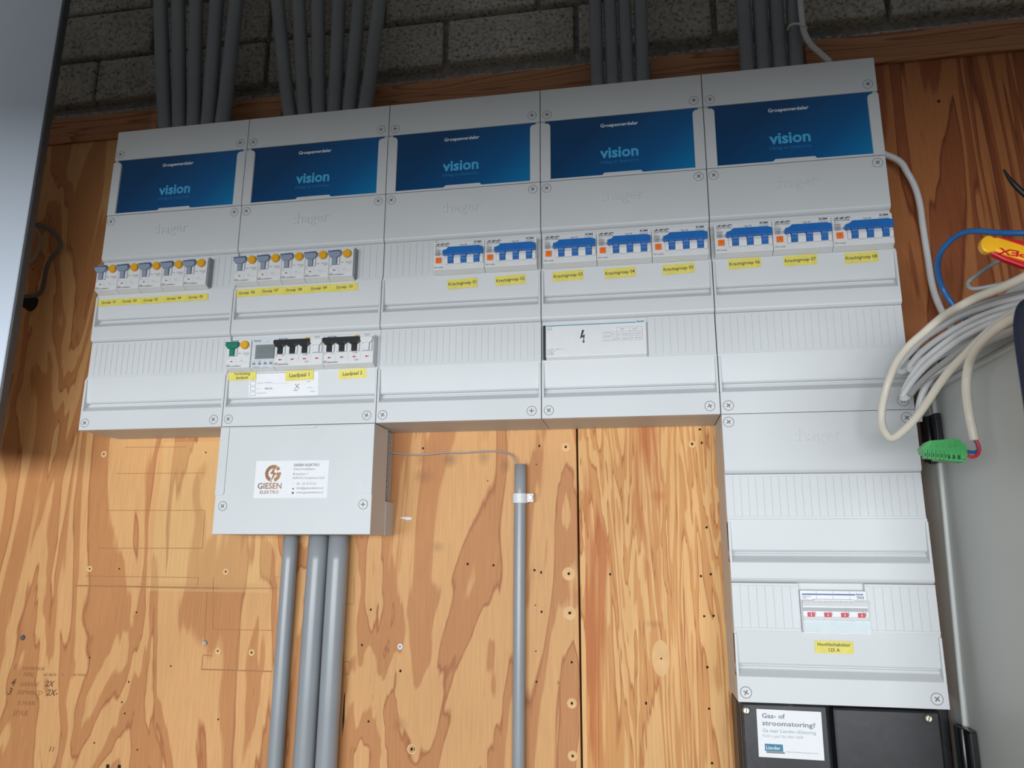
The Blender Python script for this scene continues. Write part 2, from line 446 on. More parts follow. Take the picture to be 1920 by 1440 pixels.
# pale knot patch on the streaky board
p_ = at(1239, 1234, 0)
MB().prism([(.011 * math.cos(a) * (1.6 if 0 else 1), .022 * math.sin(a)) for a in [i * math.pi / 10 for i in range(20)]], 0, .0002).build('knot_patch', 'holering', pm, loc=(p_.x, p_.z, 0))
# cut-out at the cable entry behind the pale door
mb = MB(); mb.prism([(0, 0), (.012, -.004), (.024, -.012), (.030, -.014), (.037, -.010), (.041, -.002), (.041, .006), (.036, .011), (.026, .009), (.010, .013), (0, .014), (-.03, .012), (-.03, .002)][::1], 0, .0005)
p_ = at(30, 571, 0); mb.build('cable_cutout', 'hole', pl, loc=(p_.x, p_.z, 0))
# pencil outlines of boxes that were taken down, and the pencilled list
mb = MB()
def stroke(mb, a, b, wd=.0006):
    A, B_ = at(*a, 0), at(*b, 0); d = Vector((B_.x - A.x, B_.z - A.z)); n = Vector((-d.y, d.x)).normalized() * wd / 2
    mb.add([(A.x + n.x, A.z + n.y, .0003), (A.x - n.x, A.z - n.y, .0003), (B_.x - n.x, B_.z - n.y, .0003), (B_.x + n.x, B_.z + n.y, .0003)], [(0, 1, 2, 3)])
for a, b, wd in (((235, 839), (350, 838), .0007), ((218, 888), (383, 887), .0007), ((200, 957), (384, 957), .0008), ((186, 1028), (380, 1028), .0009),
                 ((160, 1080), (372, 1083), .0008), ((140, 1098), (410, 1103), .0020), ((410, 1103), (520, 1103), .0009), ((384, 957), (380, 1028), .0008), ((372, 1083), (370, 1098), .001),
                 ((388, 1110), (384, 1205), .0009), ((400, 1083), (399, 1180), .0007), ((399, 1180), (512, 1182), .0008), ((450, 1182), (446, 1255), .0008),
                 ((378, 1255), (510, 1259), .0016), ((380, 1228), (399, 1230), .0012), ((380, 1230), (378, 1256), .001), ((664, 1082), (664, 1130), .0006),
                 ((645, 1132), (664, 1133), .0006), ((636, 1240), (655, 1241), .001), ((655, 1241), (653, 1263), .001), ((636, 1263), (655, 1264), .0012), ((528, 1082), (515, 1082), .0006)):
    stroke(mb, a, b, wd)
o = mb.build('pencil_outline', 'pencil2', pl); o['kind'] = 'stuff'
mb = MB()
def ptext(t, u, v, wpx, rot=.0, bold=-.01, shear=.3):
    mb.mat(0 if bold >= 0 else 1)
    a = at(u, v, 0); b = at(u + wpx, v, 0); put(mb, t, a.x, a.z, .0004, width=(b.x - a.x), shear=shear, bold=bold, rot=rot)
ptext('1', 26, 1256, 4); ptext('VOORDEUR', 43, 1256, 40); ptext('HAL', 44, 1268, 20); ptext('KEUKEN', 82, 1267, 24); ptext('-', 115, 1266, 4); ptext('NETWERK', 137, 1267, 24)
ptext('4', 20, 1286, 9, bold=.01); ptext('GARAGE', 38, 1286, 35); ptext('2X', 84, 1287, 18, bold=.01)
ptext('3', 14, 1303, 8, bold=.01); ptext('SHPWRCD', 31, 1302, 48); ptext('2X-', 86, 1304, 22, bold=.01)
ptext('SCHUUR', 32, 1321, 33); ptext('SPAR', 23, 1342, 28); ptext('11', 92, 1409, 9, bold=0); ptext('x', 1043, 1283, 8)
mb.build('handwritten_list', ['pencil', 'pencil3'], pl)
# dark slit in the wood
mb = MB(); mb.prism([(0, 0), (.0016, .02), (.0008, .05), (-.0004, .055), (-.001, .02)], 0, .0004); p_ = at(642, 1380, 0); mb.build('split', 'hole', pl, loc=(p_.x, p_.z, 0))

# battens along the top edge of the boards, cut where the conduits pass
def batten(x0, x1, label):
    o = MB().box(x0, x1, .0485, .0955, -.030, .0035).build('wood_batten', 'batten', bevel=.001)
    o.rotation_euler = WALLROT
    # the beam drops a little towards the far end, like its seam with the board
    return tag(o, label, 'batten', 'battens above the plywood boards')
bx = lambda u, v: at(u, v, -.0035).x
batten(-.62, bx(297, 215), 'short pine batten between the pale door and the first bundle of conduits')
batten(bx(433, 200), bx(529, 190), 'shortest pine batten, between the bundle of five and the bundle of six conduits')
batten(bx(700, 170), bx(1107, 135), 'pine batten between the bundle of six conduits and the next bundle of four')
batten(bx(1219, 110), bx(1386, 100), 'pine batten between the two bundles of four conduits')
batten(bx(1509, 90), 2.1, 'long pine batten running past the last conduits over the red-brown board')

# ------------------------------------------------------------------ distribution boxes
F = .088; WX = .22; MOD = .0177; X0M = .0036
_sc = {}
def screw(parent, x, y, out, ang):
    k = parent.name
    if 'h' not in _sc:
        mb = MB(); mb.mat(1).ringf(0, 0, .0058, .0064, .00015, 36).mat(0).disc(0, 0, .0058, -.001, .0006, 32, ch=.0005)
        h = mb.build('screw', ['screw', 'ring']); _sc['h'] = h.data; bpy.data.objects.remove(h)
        mb = MB(); mb.prism([(-.0031, -.0006), (-.0006, -.0006), (-.0006, -.0031), (.0006, -.0031), (.0006, -.0006), (.0031, -.0006), (.0031, .0006), (.0006, .0006), (.0006, .0031), (-.0006, .0031), (-.0006, .0006), (-.0031, .0006)], .0004, .0008)
        h = mb.build('cross_slot', 'cross'); _sc['c'] = h.data; bpy.data.objects.remove(h)
    a = bpy.data.objects.new('screw', _sc['h']); COL.objects.link(a); a.parent = parent; a.location = (x, y, out); a.rotation_euler = (0, 0, math.radians(ang))
    b = bpy.data.objects.new('cross_slot', _sc['c']); COL.objects.link(b); b.parent = a

def cover_profile():
    pts = [(0, F)]
    for b in (0, -.125):
        pts += [(-.0672 + b, F), (-.0690 + b, F - .0005), (-.0706 + b, F - .0016), (-.0718 + b, F - .0032), (-.0725 + b, F - .0055), (-.0727 + b, F - .0066),
                (-.1252 + b, F - .0066), (-.1252 + b, F - .0018), (-.1606 + b, F - .0048), (-.1624 + b, F - .0066),
                (-.1628 + b, F - .0116), (-.1640 + b, F - .0116), (-.1644 + b, F - .0100), (-.1674 + b, F - .0092), (-.1746 + b, F)]
    pts += [(-.3268, F), (-.3268, F - .014), (0, F - .014)]
    return pts
COVER = None
def main_box(X, Z, label, logo=True, angs=(45, 60, 40, 50), group='tall distribution boxes in the row'):
    global COVER
    t = thing('distribution_box', X, Z, 0, label, 'distribution box', group)
    g = .0005
    # body behind the cover
    MB().box(g, WX - g, -.3266, -.0002, .0002, F - .0145).build('body', 'grey2', t)
    if COVER is None:
        mb = MB(); mb.xprof(cover_profile(), g, WX - g)
        for b in (0, -.125):
            for xa, xb in ((g, .0034), (WX - .0034, WX - g)): mb.box(xa, xb, -.1285 + b, -.1747 + b, F - .0118, F)
        c = mb.build('cover', 'grey', bevel=.0005); COVER = c.data; COVERO = c
        c.parent = t
    else:
        c = bpy.data.objects.new('cover', COVER); COL.objects.link(c); c.parent = t
        b = c.modifiers.new('bevel', 'BEVEL'); b.width = .0005; b.segments = 2; b.limit_method = 'ANGLE'; b.angle_limit = math.radians(35)
    if logo:
        mb = MB(); put(mb, ':hager', .0835, -.0400, 0, width=.0535, bold=.0)
        vs, fs = mb.v, mb.f
        cu = MB(); n = len(vs)
        # raised letters: top face plus a skirt from the outline edges
        from collections import Counter
        ed = Counter(); dire = {}
        for f in fs:
            for i in range(len(f)):
                e = (f[i], f[(i + 1) % len(f)]); k = tuple(sorted(e)); ed[k] += 1; dire[k] = e
        V2 = [(x, y, F + .0012) for x, y, z in vs] + [(x, y, F - .0002) for x, y, z in vs]
        F2 = list(fs) + [(dire[k][1], dire[k][0], dire[k][0] + n, dire[k][1] + n) for k, c_ in ed.items() if c_ == 1]
        MB().add(V2, F2).build('embossed_lettering', 'grey', t)
    for (sx, sy), a in zip(((.0085, -.0095), (WX - .0105, -.0095), (.0095, -.3165), (WX - .0125, -.3165)), angs): screw(t, sx, sy, F, a)
    return t

def blank(t, row, m0, m1, proud=0.0):
    """ribbed blanking strip in one window row, half-module ribs"""
    b = -.125 * row; x0 = X0M + MOD * m0 if m0 > 0 else .0008; x1 = X0M + MOD * m1 if m1 < 12 else WX - .0008
    zf = F - .0040 + proud
    mb = MB(); mb.box(x0, x1, -.0728 + b, -.1249 + b, F - .0066, zf - .0006)
    n = round((x1 - x0) / (MOD / 2)); wd = (x1 - x0) / n
    for i in range(n):
        mb.box(x0 + i * wd + (.00022 if i else 0), x0 + (i + 1) * wd - (.00022 if i < n - 1 else 0), -.0755 + b, -.1222 + b, zf - .0006, zf)
    mb.box(x0, x1, -.1222 + b, -.1252 + b, zf - .001, zf + .0006)
    mb.box(x0, x1, -.0728 + b, -.0755 + b, zf - .001, zf)
    return mb.build('blanking_strip', 'grey', t, bevel=.00015, seg=1)

ZT, ZS, ZB = -.0002, -.1413, -.4686
def top_box(X, label, angs=(45, 45)):
    t = thing('connection_box', X, ZT, 0, label, 'connection box', 'covers with a blue card along the top')
    g = .0005; H = .1406
    MB().box(g, WX - g, -H, 0, .0002, F - .0145).build('body', 'grey2', t)
    mb = MB(); mb.box(g, WX - g, -.0490, -.0002, F - .0144, F).box(g, WX - g, -H, -.0490, F - .0144, F - .0022)
    mb.build('cover', 'grey', t, bevel=.0006)
    c = MB().box(0, .2065, 0, .0905, 0, .0006); card = c.build('info_card', 'card', t, loc=(.0066, -.1398, F - .0021))
    mb = MB(); put(mb, 'Groepenverdeler', .1015, .0758, .0008, width=.051, bold=.022, center=True)
    mb.mat(1); put(mb, 'vision', .1005, .0350, .0008, width=.0515, bold=.028, center=True)
    mb.mat(2); put(mb, 'Uitleg en instructie', .1005, .0210, .0008, width=.0515, center=True)
    mb.build('lettering', ['whitetx', 'tealtx', 'dimblue'], card)
    # side rails with rounded inner shoulders
    r = .0055
    for sgn in (0, 1):
        pts = [(g, -H), (.0142, -H), (.0142, -.0535 - r)] + [(.0142 - r + r * math.cos(a), -.0535 - r + r * math.sin(a)) for a in [math.radians(k) for k in (15, 30, 45, 60, 75, 90)]] + [(g, -.0535)]
        if sgn: pts = [(WX - x, y) for x, y in pts][::-1]
        MB().prism(pts, F - .0021, F + .0014).build('side_rail', 'grey', t, bevel=.0005)
    mb = MB(); mb.prism([(.0142, -H), (WX - .0142, -H), (WX - .0142, -.1380), (.138, -.1380), (.1355, -.1350), (.0865, -.1350), (.084, -.1380), (.0142, -.1380)], F - .0015, F + .0012)
    mb.build('opening_lip', 'grey', t, bevel=.0004)
    screw(t, .0095, -.0395, F, angs[0]); screw(t, WX - .0115, -.0385, F, angs[1])
    return t

T5 = [top_box(WX * i, l, a) for i, (l, a) in enumerate([
    ('grey cover with blue card, top row, end one beside the pale door', (30, 50)),
    ('grey cover with blue card below the bundle of six conduits', (45, 45)),
    ('grey cover with blue card, middle of the five, no conduits above it', (5, 5)),
    ('grey cover with blue card below the four conduits without a cable tie', (45, 20)),
    ('grey cover with blue card below the conduits with a white tie and cable', (20, 30))])]
B5 = [main_box(WX * i, ZS, l, angs=a) for i, (l, a) in enumerate([
    ('tall light grey box at the end beside the pale door, with five grey-toggle breakers', (45, 60, 50, 55)),
    ('tall light grey box with two full breaker rows, one with black toggles', (45, 40, 50, 65)),
    ('tall light grey box holding only two blue-handled breakers, Krachtgroep 01 and 02', (45, 40, 55, 0)),
    ('tall light grey box with three blue-toggle breakers over a white terminal cover', (35, 40, 50, 25)),
    ('tall light grey box with three blue-toggle breakers, its edge behind the cable loops', (40, 40, 35, 50))])]
LR = main_box(WX * 4, ZB, 'tall light grey box hanging lowest, holding the Hoofdschakelaar main switch', angs=(35, 40, 60, 50), group=None)
del LR['label']; LR['label'] = 'tall light grey box hanging lowest, holding the Hoofdschakelaar main switch'
blank(B5[0], 0, 10, 12); blank(B5[0], 1, 0, 12); blank(B5[1], 0, 10, 12); blank(B5[2], 0, 0, 4); blank(B5[2], 1, 0, 12)
blank(B5[3], 1, 7.5, 12, .001); blank(B5[4], 1, 0, 12); blank(LR, 0, 0, 12); blank(LR, 1, 0, 4, .003); blank(LR, 1, 8, 12, .003)

# low cover box with the installer's sticker
t = LL = thing('terminal_box', WX, ZB, 0, 'plain grey terminal box under the second column, carrying the white installer sticker', 'terminal box')
g = .0005; H = .1432
MB().box(g, WX - g, -H, -.0004, .034, F - .0003).build('cover', 'grey', t, bevel=.0006)
MB().box(g, WX + .0002, -H + .0002, -.0985, .0002, .0335).box(g, .2145, -.0985, -.0004, .0002, .0335).build('base', 'grey2', t)
for s in (0, 1):
    r = .004
    pts = [(g, -.0925), (.0130 - r, -.0925)] + [(.0130 - r + r * math.cos(a), -.0925 + r + r * math.sin(a)) for a in [math.radians(k) for k in (-75, -60, -45, -30, -15, 0)]] + [(.0130, -.0005), (g, -.0005)]
    if s: pts = [(WX - x, y) for x, y in pts][::-1]
    MB().prism(pts, F - .0003, F + .0013).build('side_rail', 'grey', t, bevel=.0004)
mb = MB(); mb.prism([(.0130, -.0022), (.085, -.0022), (.088, -.0048), (.136, -.0048), (.139, -.0022), (WX - .013, -.0022), (WX - .013, -.0005), (.013, -.0005)], F - .0003, F + .0011)
mb.build('opening_lip', 'grey', t, bevel=.0003)
screw(t, .0125, -.1065, F - .0003, 50); screw(t, WX - .0115, -.1055, F - .0003, 0)
mb = MB(); mb.tube([(.2165, -.0010 - .095 * i / 30, .020 + .0022 * math.sin(i * 1.3)) for i in range(31)], .0016, 8, 2)
mb.tube([(.2165, -.0010 - .095 * i / 30, .020 - .0022 * math.sin(i * 1.3)) for i in range(31)], .0016, 8, 2)
mb.build('twisted_wire', 'cable_grey', t)

# ------------------------------------------------------------------ breakers
# local frame: x across, y up from the foot of the device, z out from the face of the box
def body(t, wd, bevel=.0004):
    pts = [(.0006, 0), (.0050, .0090), (.0440, .0090), (.0440, -.0060), (.0006, -.0060)]
    MB().xprof(pts[::-1], .00025, wd - .00025).build('housing', 'white', t, bevel=bevel)
Zf = .0092
def tri(mb, x, y, s=1):
    mb.add([(x, y - .0010 * s, Zf), (x + .0045 * s, y, Zf), (x, y + .0010 * s, Zf)], [(0, 1, 2)])
def toggle(t, cx, mat, edge, bar=None, name='toggle', full=True):
    """T-shaped lever: wide cap and a stem standing in a white window"""
    x0, x1 = bar or (cx - .0090, cx + .0090)
    mb = MB(); mb.prism([(cx - .0034, .0215), (cx + .0034, .0215), (cx + .0034, .034), (cx - .0034, .034)], Zf - .002, .0128)
    if full:
        mb.prism([(cx - .0066, .0330), (cx - .005, .0310), (cx + .005, .0310), (cx + .0066, .0330), (x1, .0352), (x1, .0392), (x0, .0392), (x0, .0352)], Zf - .002, .0150)
        mb.mat(1).prism([(x0, .0392), (x1, .0392), (x1, .0404), (x0, .0404)], Zf - .002, .0156)
    return mb.build(name, [mat, edge], t, bevel=.0005)
def cheeks(t, cx):
    mb = MB()
    for s in (-1, 1):
        mb.box(cx + s * .0040, cx + s * .0068, .0215, .0325, Zf - .002, .0108)
    mb.mat(1).box(cx - .0076, cx + .0076, .0208, .0330, Zf - .0012, Zf + .0001)
    return mb.build('toggle_window', ['white', 'greyw'], t, bevel=.0004)
def small_lines(mb, rows):
    for (txt, x, y, wd) in rows: put(mb, txt, x, y, Zf, width=wd)

def rcbo(mat='slate', edge='navy'):
    t = thing('circuit_breaker', 0, 0, 0, '', 'circuit breaker'); wd = 2 * MOD
    body(t, wd); cheeks(t, .0088); toggle(t, .0088, mat, edge, (.0002, .0182))
    MB().disc(.0268, .0365, .0056, .008, .0135, 28, ch=.0008).mat(1).ringf(.0268, .0365, .0056, .0062, Zf, 28).build('test_button', ['button', 'greyw'], t)
    mb = MB(); put(mb, 'EATON', .0046, .0412, Zf, width=.0118, bold=.03)
    mb.mat(1); put(mb, 'PKN6-16/1N/B/003-A', .0012, .0062, Zf, width=.0215, bold=.01); put(mb, 'xPole', .0012, .0084, Zf, width=.005)
    put(mb, 'In=16A', .0012, .0185, Zf, width=.0035); put(mb, 'IΔn 0,03A', .0245, .0240, Zf, width=.0088); put(mb, 'Type A', .0275, .0216, Zf, width=.0058)
    put(mb, '6000', .0175, .0243, Zf, width=.0035)
    mb.mat(2).box(.0150, .0152, .0105, .0172, Zf - .0002, Zf).box(.0208, .033, .0125, .0127, Zf - .0002, Zf).box(.0005, .015, .0170, .0172, Zf - .0002, Zf); put(mb, 'TEST', .0200, .0140, Zf, width=.005)
    mb.mat(3); tri(mb, .0068, .0138); mb.mat(1).box(.0068, .0092, .0134, .0142, Zf, Zf + .0001)
    mb.build('printed_markings', ['blueink' if mat != 'green' else 'blueink', 'ink', 'paleink', 'red'], t)
    return t

def quad():   # four-pole breaker, black linked handle and a white neutral
    t = thing('circuit_breaker', 0, 0, 0, '', 'circuit breaker'); wd = 4 * MOD; body(t, wd)
    for k in range(4): cheeks(t, .0088 + MOD * k)
    mb = MB(); c = [.0088 + MOD * k for k in range(3)]
    for x in c: mb.box(x - .0034, x + .0034, .0215, .034, Zf - .002, .0128)
    pts = [(.0002, .0362)]
    for x in c: pts += [(x - .0066, .0335), (x - .005, .0305), (x + .005, .0305), (x + .0066, .0335)]
    pts += [(.0530, .0362), (.0530, .0392), (.0515, .0405), (.0015, .0405), (.0002, .0392)]
    mb.prism(pts, Zf - .002, .0155); mb.build('toggle', 'black', t, bevel=.0005)
    toggle(t, .0088 + 3 * MOD, 'white', 'white', (.0535, .0702))
    mb = MB(); put(mb, 'EATON', .0050, .0412, Zf, width=.0125, bold=.03)
    mb.mat(1); put(mb, 'FRCmM-40/4/003', .0012, .0062, Zf, width=.020, bold=.01); put(mb, 'xPole', .0012, .0084, Zf, width=.005); put(mb, 'V~/W', .0420, .0185, Zf, width=.0065)
    put(mb, 'ON', .0015, .0185, Zf, width=.003); put(mb, 'Typ B', .0105, .0185, Zf, width=.0045); put(mb, 'TEST', .057, .0418, Zf, width=.008); put(mb, '0,03', .045, .0082, Zf, width=.005)
    mb.mat(2)
    for k in range(1, 4): mb.box(MOD * k - .0001, MOD * k + .0001, .0095, .0205, Zf - .0002, Zf)
    mb.mat(3)
    for k in range(4): tri(mb, .0070 + MOD * k, .0138, 1.25)
    mb.mat(4).box(.0440, .0500, .0410, .0436, Zf, Zf + .0012)
    mb.build('printed_markings', ['blueink', 'ink', 'paleink', 'red', 'button'], t)
    return t

def sep():
    t = thing('circuit_breaker', 0, 0, 0, '', 'circuit breaker'); wd = 4 * MOD; body(t, wd)
    mb = MB(); z = .0158
    pts = [(.0152, .0238), (.0696, .0238), (.0696, .0325), (.0640, .0345), (.0225, .0345), (.0200, .0315), (.0145, .0300), (.0145, .0262)]
    mb.prism(pts, Zf - .001, z)
    for x in (.0252, .0430, .0608):
        mb.xprof([(.0240, .0095), (.0240, .0145), (.0205, .0138), (.0180, .0138), (.0175, .0128), (.0130, .0125), (.0130, .0085)], x - .0037, x + .0037)
    mb.build('toggle', 'sepblue', t, bevel=.0005)
    mb = MB()
    for xa, xb in ((.0170, .0212), (.0292, .0390), (.0470, .0568), (.0648, .0695)):
        mb.xprof([(.0240, .0085), (.0240, .0112), (.0190, .0128), (.0125, .0118), (.0105, .0085)], xa, xb)
    mb.build('toggle_window', 'white', t, bevel=.0006)
    mb = MB().box(.0036, .0124, .0132, .0222, Zf - .001, Zf + .0004).mat(1).prism(rr(.0042, .0118, .0138, .0216, .0006), Zf, .0118)
    b = mb.build('test_button', ['white', 'orange'], t, bevel=.0004)
    mb = MB(); put(mb, 'T', .0080, .0177, .0120, height=.003, center=True); mb.build('button_letter', 'red', b)
    mb = MB(); put(mb, '·S·E·P·', .0028, .0402, Zf, width=.0205, height=.0024, bold=.05, shear=.3); mb.box(.003, .022, .0394, .0396, Zf - .0002, Zf)
    put(mb, 'RCM4', .0565, .0405, Zf, width=.0100, bold=.03)
    put(mb, '3P+N C16 0.03A', .0030, .0374, Zf, width=.0185, bold=.01)
    put(mb, 'Type G0', .0370, .0376, Zf, width=.0092, bold=.01); put(mb, '400/230V~50Hz', .0365, .0358, Zf, width=.014)
    put(mb, 'C', .0108, .0256, Zf, height=.0032, bold=.0); put(mb, 'Є', .0132, .0256, Zf, height=.0032, bold=.0)
    put(mb, 'TEST monthly', .0016, .0070, Zf, width=.0128, bold=.01)
    mb.mat(1)
    for i, (s, q) in enumerate((('SEP-Y', .005), ('EN61009-1', .0075), ('6000', .0075), ('10000', .0075))): put(mb, s, .0030, .0348 - .0021 * i, Zf, width=q, bold=.01)
    mb.box(.0030, .0100, .0252, .0290, Zf - .0002, Zf).mat(2); put(mb, '25 A', .0037, .0262, Zf + .0001, width=.0055); mb.mat(0)
    for i in range(5): mb.box(.0560 + .0024 * i, .0562 + .0024 * i, .0356, .0390, Zf - .0002, Zf)
    mb.box(.0560, .0675, .0388, .0390, Zf - .0002, Zf).box(.0548, .0685, .0356, .0358, Zf - .0002, Zf).box(.0538, .0548, .0370, .0372, Zf - .0002, Zf)
    mb.build('printed_markings', ['ink', 'greyink', 'paper'], t)
    return t

def place(o, X, Zbox, row, mod, label, group=None):
    o.location = (X + X0M + MOD * mod, -F, Zbox - .1268 - .125 * row); o['label'] = label
    if group: o['group'] = group
    return o
ORD = ('first', 'second', 'third', 'fourth', 'fifth')
proto = rcbo(); first = True
for col, names in ((0, ['01', '02', '03', '04', '05']), (1, ['06', '07', '08', '09', '10'])):
    for i, n in enumerate(names):
        o = proto if first else copy_tree(proto); first = False
        place(o, WX * col, ZS, 0, 2 * i, 'grey-toggle breaker with yellow button, ' + ORD[i] + ' in the ' + ('first' if col == 0 else 'second') + ' box, tape Groep ' + n, 'grey-toggle breakers')
g_ = place(rcbo('green', 'green'), WX, ZS, 1, 0, 'white breaker with green toggle and round yellow button, above the Verlichting laadpaal tape')
q1 = place(quad(), WX, ZS, 1, 4, 'four-pole breaker with black linked toggle, between the time switch and its twin, tape Laadpaal 1', 'black-toggle four-pole breakers')
q2 = place(copy_tree(q1), WX, ZS, 1, 8, 'four-pole breaker with black linked toggle, closing the row, tape Laadpaal 2')
proto = sep(); first = True
for col, mod, n in ((2, 4, '01'), (2, 8, '02'), (3, 0, '03'), (3, 4, '04'), (3, 8, '05'), (4, 0, '06'), (4, 4, '07'), (4, 8, '08')):
    o = proto if first else copy_tree(proto); first = False
    place(o, WX * col, ZS, 0, mod, 'blue-toggle breaker with orange button, ' + ('first', 'second', 'third')[(mod // 4) - (col == 2)] + ' in the ' + ('third', 'fourth', 'fifth')[col - 2] + ' box, tape Krachtgroep ' + n, 'blue-toggle breakers')
# grey end caps closing each row of breakers
M['dkgrey'] = plain('grey_end_cap', srgb(140, 145, 148), .5)
for X, row, mod in ((0, 0, 10), (WX, 0, 10)):
    o = MB().box(0, .0016, .003, .046, -.006, .007).build('row_end_cap', 'dkgrey'); o.rotation_euler = WALLROT
    o.location = (X + X0M + MOD * mod, -F, ZS - .1268 - .125 * row)
    tag(o, 'thin grey end piece closing the breaker row in the ' + ('first' if X == 0 else 'second') + ' box', 'end cap', 'end pieces of the breaker rows')

# digital time switch
t = thing('time_switch', 0, 0, 0, '', 'time switch'); wd = 2 * MOD
MB().xprof([(.0006, 0), (.0040, .0070), (.0440, .0070), (.0440, -.006), (.0006, -.006)][::-1], .0003, wd - .0003).build('housing', 'white', t, bevel=.0004)
MB().box(.0062, .0345, .0165, .0365, .0068, .0078).mat(1).box(.0085, .0330, .0185, .0345, .0078, .0080).build('display', ['lcd2', 'lcd'], t)
M['tswbtn'] = plain('dark_blue_button', srgb(70, 85, 140), .4)
for k in range(4): MB().prism([(.0032 + k * .0083, .0085), (.0078 + k * .0083, .0085), (.0072 + k * .0083, .0108), (.0055 + k * .0083, .0118), (.0038 + k * .0083, .0108)], .0068, .0084).build('button', 'tswbtn', t, bevel=.0002)
mb = MB(); put(mb, 'hager', .0030, .0398, .0072, width=.011, bold=.03); mb.mat(1); put(mb, 'EH111', .020, .0400, .0072, width=.006)
for k, s in enumerate(('menu', '-', '+', 'ok')): put(mb, s, .0040 + k * .0083, .0128, .0072, height=.0012)
put(mb, 'TXA211', .0035, .0035, .0074, width=.011, bold=.02); put(mb, '16A 250V~', .018, .0035, .0074, width=.010)
mb.build('printed_markings', ['blueink', 'greyink'], t)
mb = MB().box(.0015, wd - .0010, .0028, .0432, .0088, .0092)
mb.box(.0015, .0022, .0028, .0432, .0072, .0092).box(wd - .0017, wd - .0010, .0028, .0432, .0072, .0092).box(.0015, wd - .001, .0222, .0227, .0092, .0097)
mb.build('clear_cover', 'clear', t)
place(t, WX, ZS, 1, 2, 'digital time switch with small display and blue buttons, between green and black toggles')

# terminal block cover in the fourth box
t = thing('terminal_cover', 3 * WX + .0028, ZS - .1268 - .125, F, 'wide white plate with blue line, arrow and small table, in the fourth box', 'terminal cover')
wd = .1315
MB().xprof([(.0012, -.001), (.0045, .0028), (.0470, .0028), (.0470, -.006), (.0012, -.006)][::-1], .0036, wd).build('housing', 'white', t, bevel=.0005)
MB().box(0, .0038, .002, .0470, -.005, .0020).build('end_strip', 'black', t)
Zt = .0030; mb = MB(); mb.box(.0045, .119, .0452, .0462, Zt - .0002, Zt); put(mb, 'hager', .1200, .0443, Zt, width=.0095, bold=.03)
mb.mat(1)
a = [(.0505, .0385), (.0535, .0385), (.0508, .0310), (.0540, .0325), (.0528, .0240), (.0540, .0240), (.0523, .0205), (.0505, .0240), (.0518, .0240), (.0522, .0292), (.0478, .0272)]
mb.add([(x, y, Zt) for x, y in a], [(0, 10, 2), (0, 2, 1), (2, 10, 9), (2, 9, 3), (3, 9, 4), (4, 9, 8), (4, 8, 6), (4, 6, 5), (8, 7, 6)])
mb.mat(2)
tx0, tx1, ty0, ty1 = .077, .1265, .0225, .0400
for y in (.0225, .0283, .0341): mb.box(tx0, tx1, y, y + .0002, Zt - .0002, Zt)
mb.box(.0945, tx1, .0400, .0402, Zt - .0002, Zt)
for x, y1 in ((.077, .0341), (.0945, .040), (.1105, .040), (.1265, .040)): mb.box(x, x + .0002, ty0, y1, Zt - .0002, Zt)
for s, x, y, q in (('R,F', .100, .0358, .004), ('R,S,T', .115, .0358, .006), ('10 - 25 mm²', .0957, .0300, .0135), ('1,5 - 16 mm²', .1118, .0300, .0135), ('10 - 35 mm²', .0957, .0242, .0135), ('2,5 - 16 mm²', .1118, .0242, .0135), ('Cu/Al', .0880, .0242, .0055),
                   ('K 173', .0055, .0422, .0062), ('KXB63E', .0055, .0400, .0062), ('Un=230V~ / 400V~  L-1', .0050, .0135, .022), ('Ui 500V  AC 3', .0050, .0112, .012), ('In 125A', .0050, .0090, .008), ('Icw 2kA', .0050, .0068, .009)):
    put(mb, s, x, y, Zt, width=q)
mb.box(.079, .0865, .0292, .0294, Zt - .0002, Zt).box(.079, .0865, .0328, .033, Zt - .0002, Zt).box(.0865, .092, .0308, .0312, Zt - .0002, Zt).box(.079, .086, .0235, .0237, Zt - .0002, Zt).box(.079, .086, .0268, .0270, Zt - .0002, Zt)
mb.build('printed_markings', ['teal', 'ink', 'greyink'], t)

# main switch
t = thing('main_switch', 0, 0, 0, '', 'main switch'); wd = 4 * MOD
MB().xprof([(.001, .000), (.0025, .0040), (.0465, .0040), (.0465, -.006), (.001, -.006)][::-1], .0003, wd - .0003).build('housing', 'white', t, bevel=.0003)
mb = MB(); mb.xprof([(.0150, .0035), (.0150, .0070), (.0190, .0085), (.0300, .0085), (.0335, .0100), (.0362, .0085), (.0362, .0035)][::-1], .0012, wd - .0008)
mb.prism([(.013, .0360), (.0145, .0372), (.0560, .0372), (.0575, .0360)], .004, .0088)
mb.mat(1)
for k in range(1, 4): mb.box(MOD * k - .00015, MOD * k + .00015, .0150, .0462, .0030, .0044)
for k in range(7): mb.box(.020 + k * .0055, .0202 + k * .0055, .0330, .0358, .0080, .00975)
mb.mat(1).box(.0012, wd - .0012, .0245, .0285, .0083, .0087)
mb.build('handle_bar', ['white', 'greyw'], t, bevel=.0003)
for k in range(4):
    x = .0058 + MOD * k
    r_ = MB().box(x, x + .0074, .0185, .0232, .0080, .0098).build('indicator_window', 'red', t, bevel=.0002)
    mb = MB().box(x + .0033, x + .0041, .0195, .0222, .0098, .0100); mb.build('indicator_line', 'whitetx', r_)
    MB().box(x + .0056, x + .0066, .0232, .0256, .0080, .0105).box(x + .0080, x + .0088, .0200, .0256, .0080, .0102).build('latch', 'white', t, bevel=.0002)
mb = MB(); mb.box(.0022, .0590, .0418, .0432, .0041, .0042); put(mb, 'hager', .0600, .0410, .0042, width=.0078, bold=.03)
mb.mat(1); put(mb, 'HAB 4125', .0022, .0394, .0042, width=.0098); put(mb, '125A', .0025, .0375, .0042, width=.0050); put(mb, 'AAAA', .0602, .0394, .0042, width=.0078); put(mb, '2468', .0602, .0375, .0042, width=.0078)
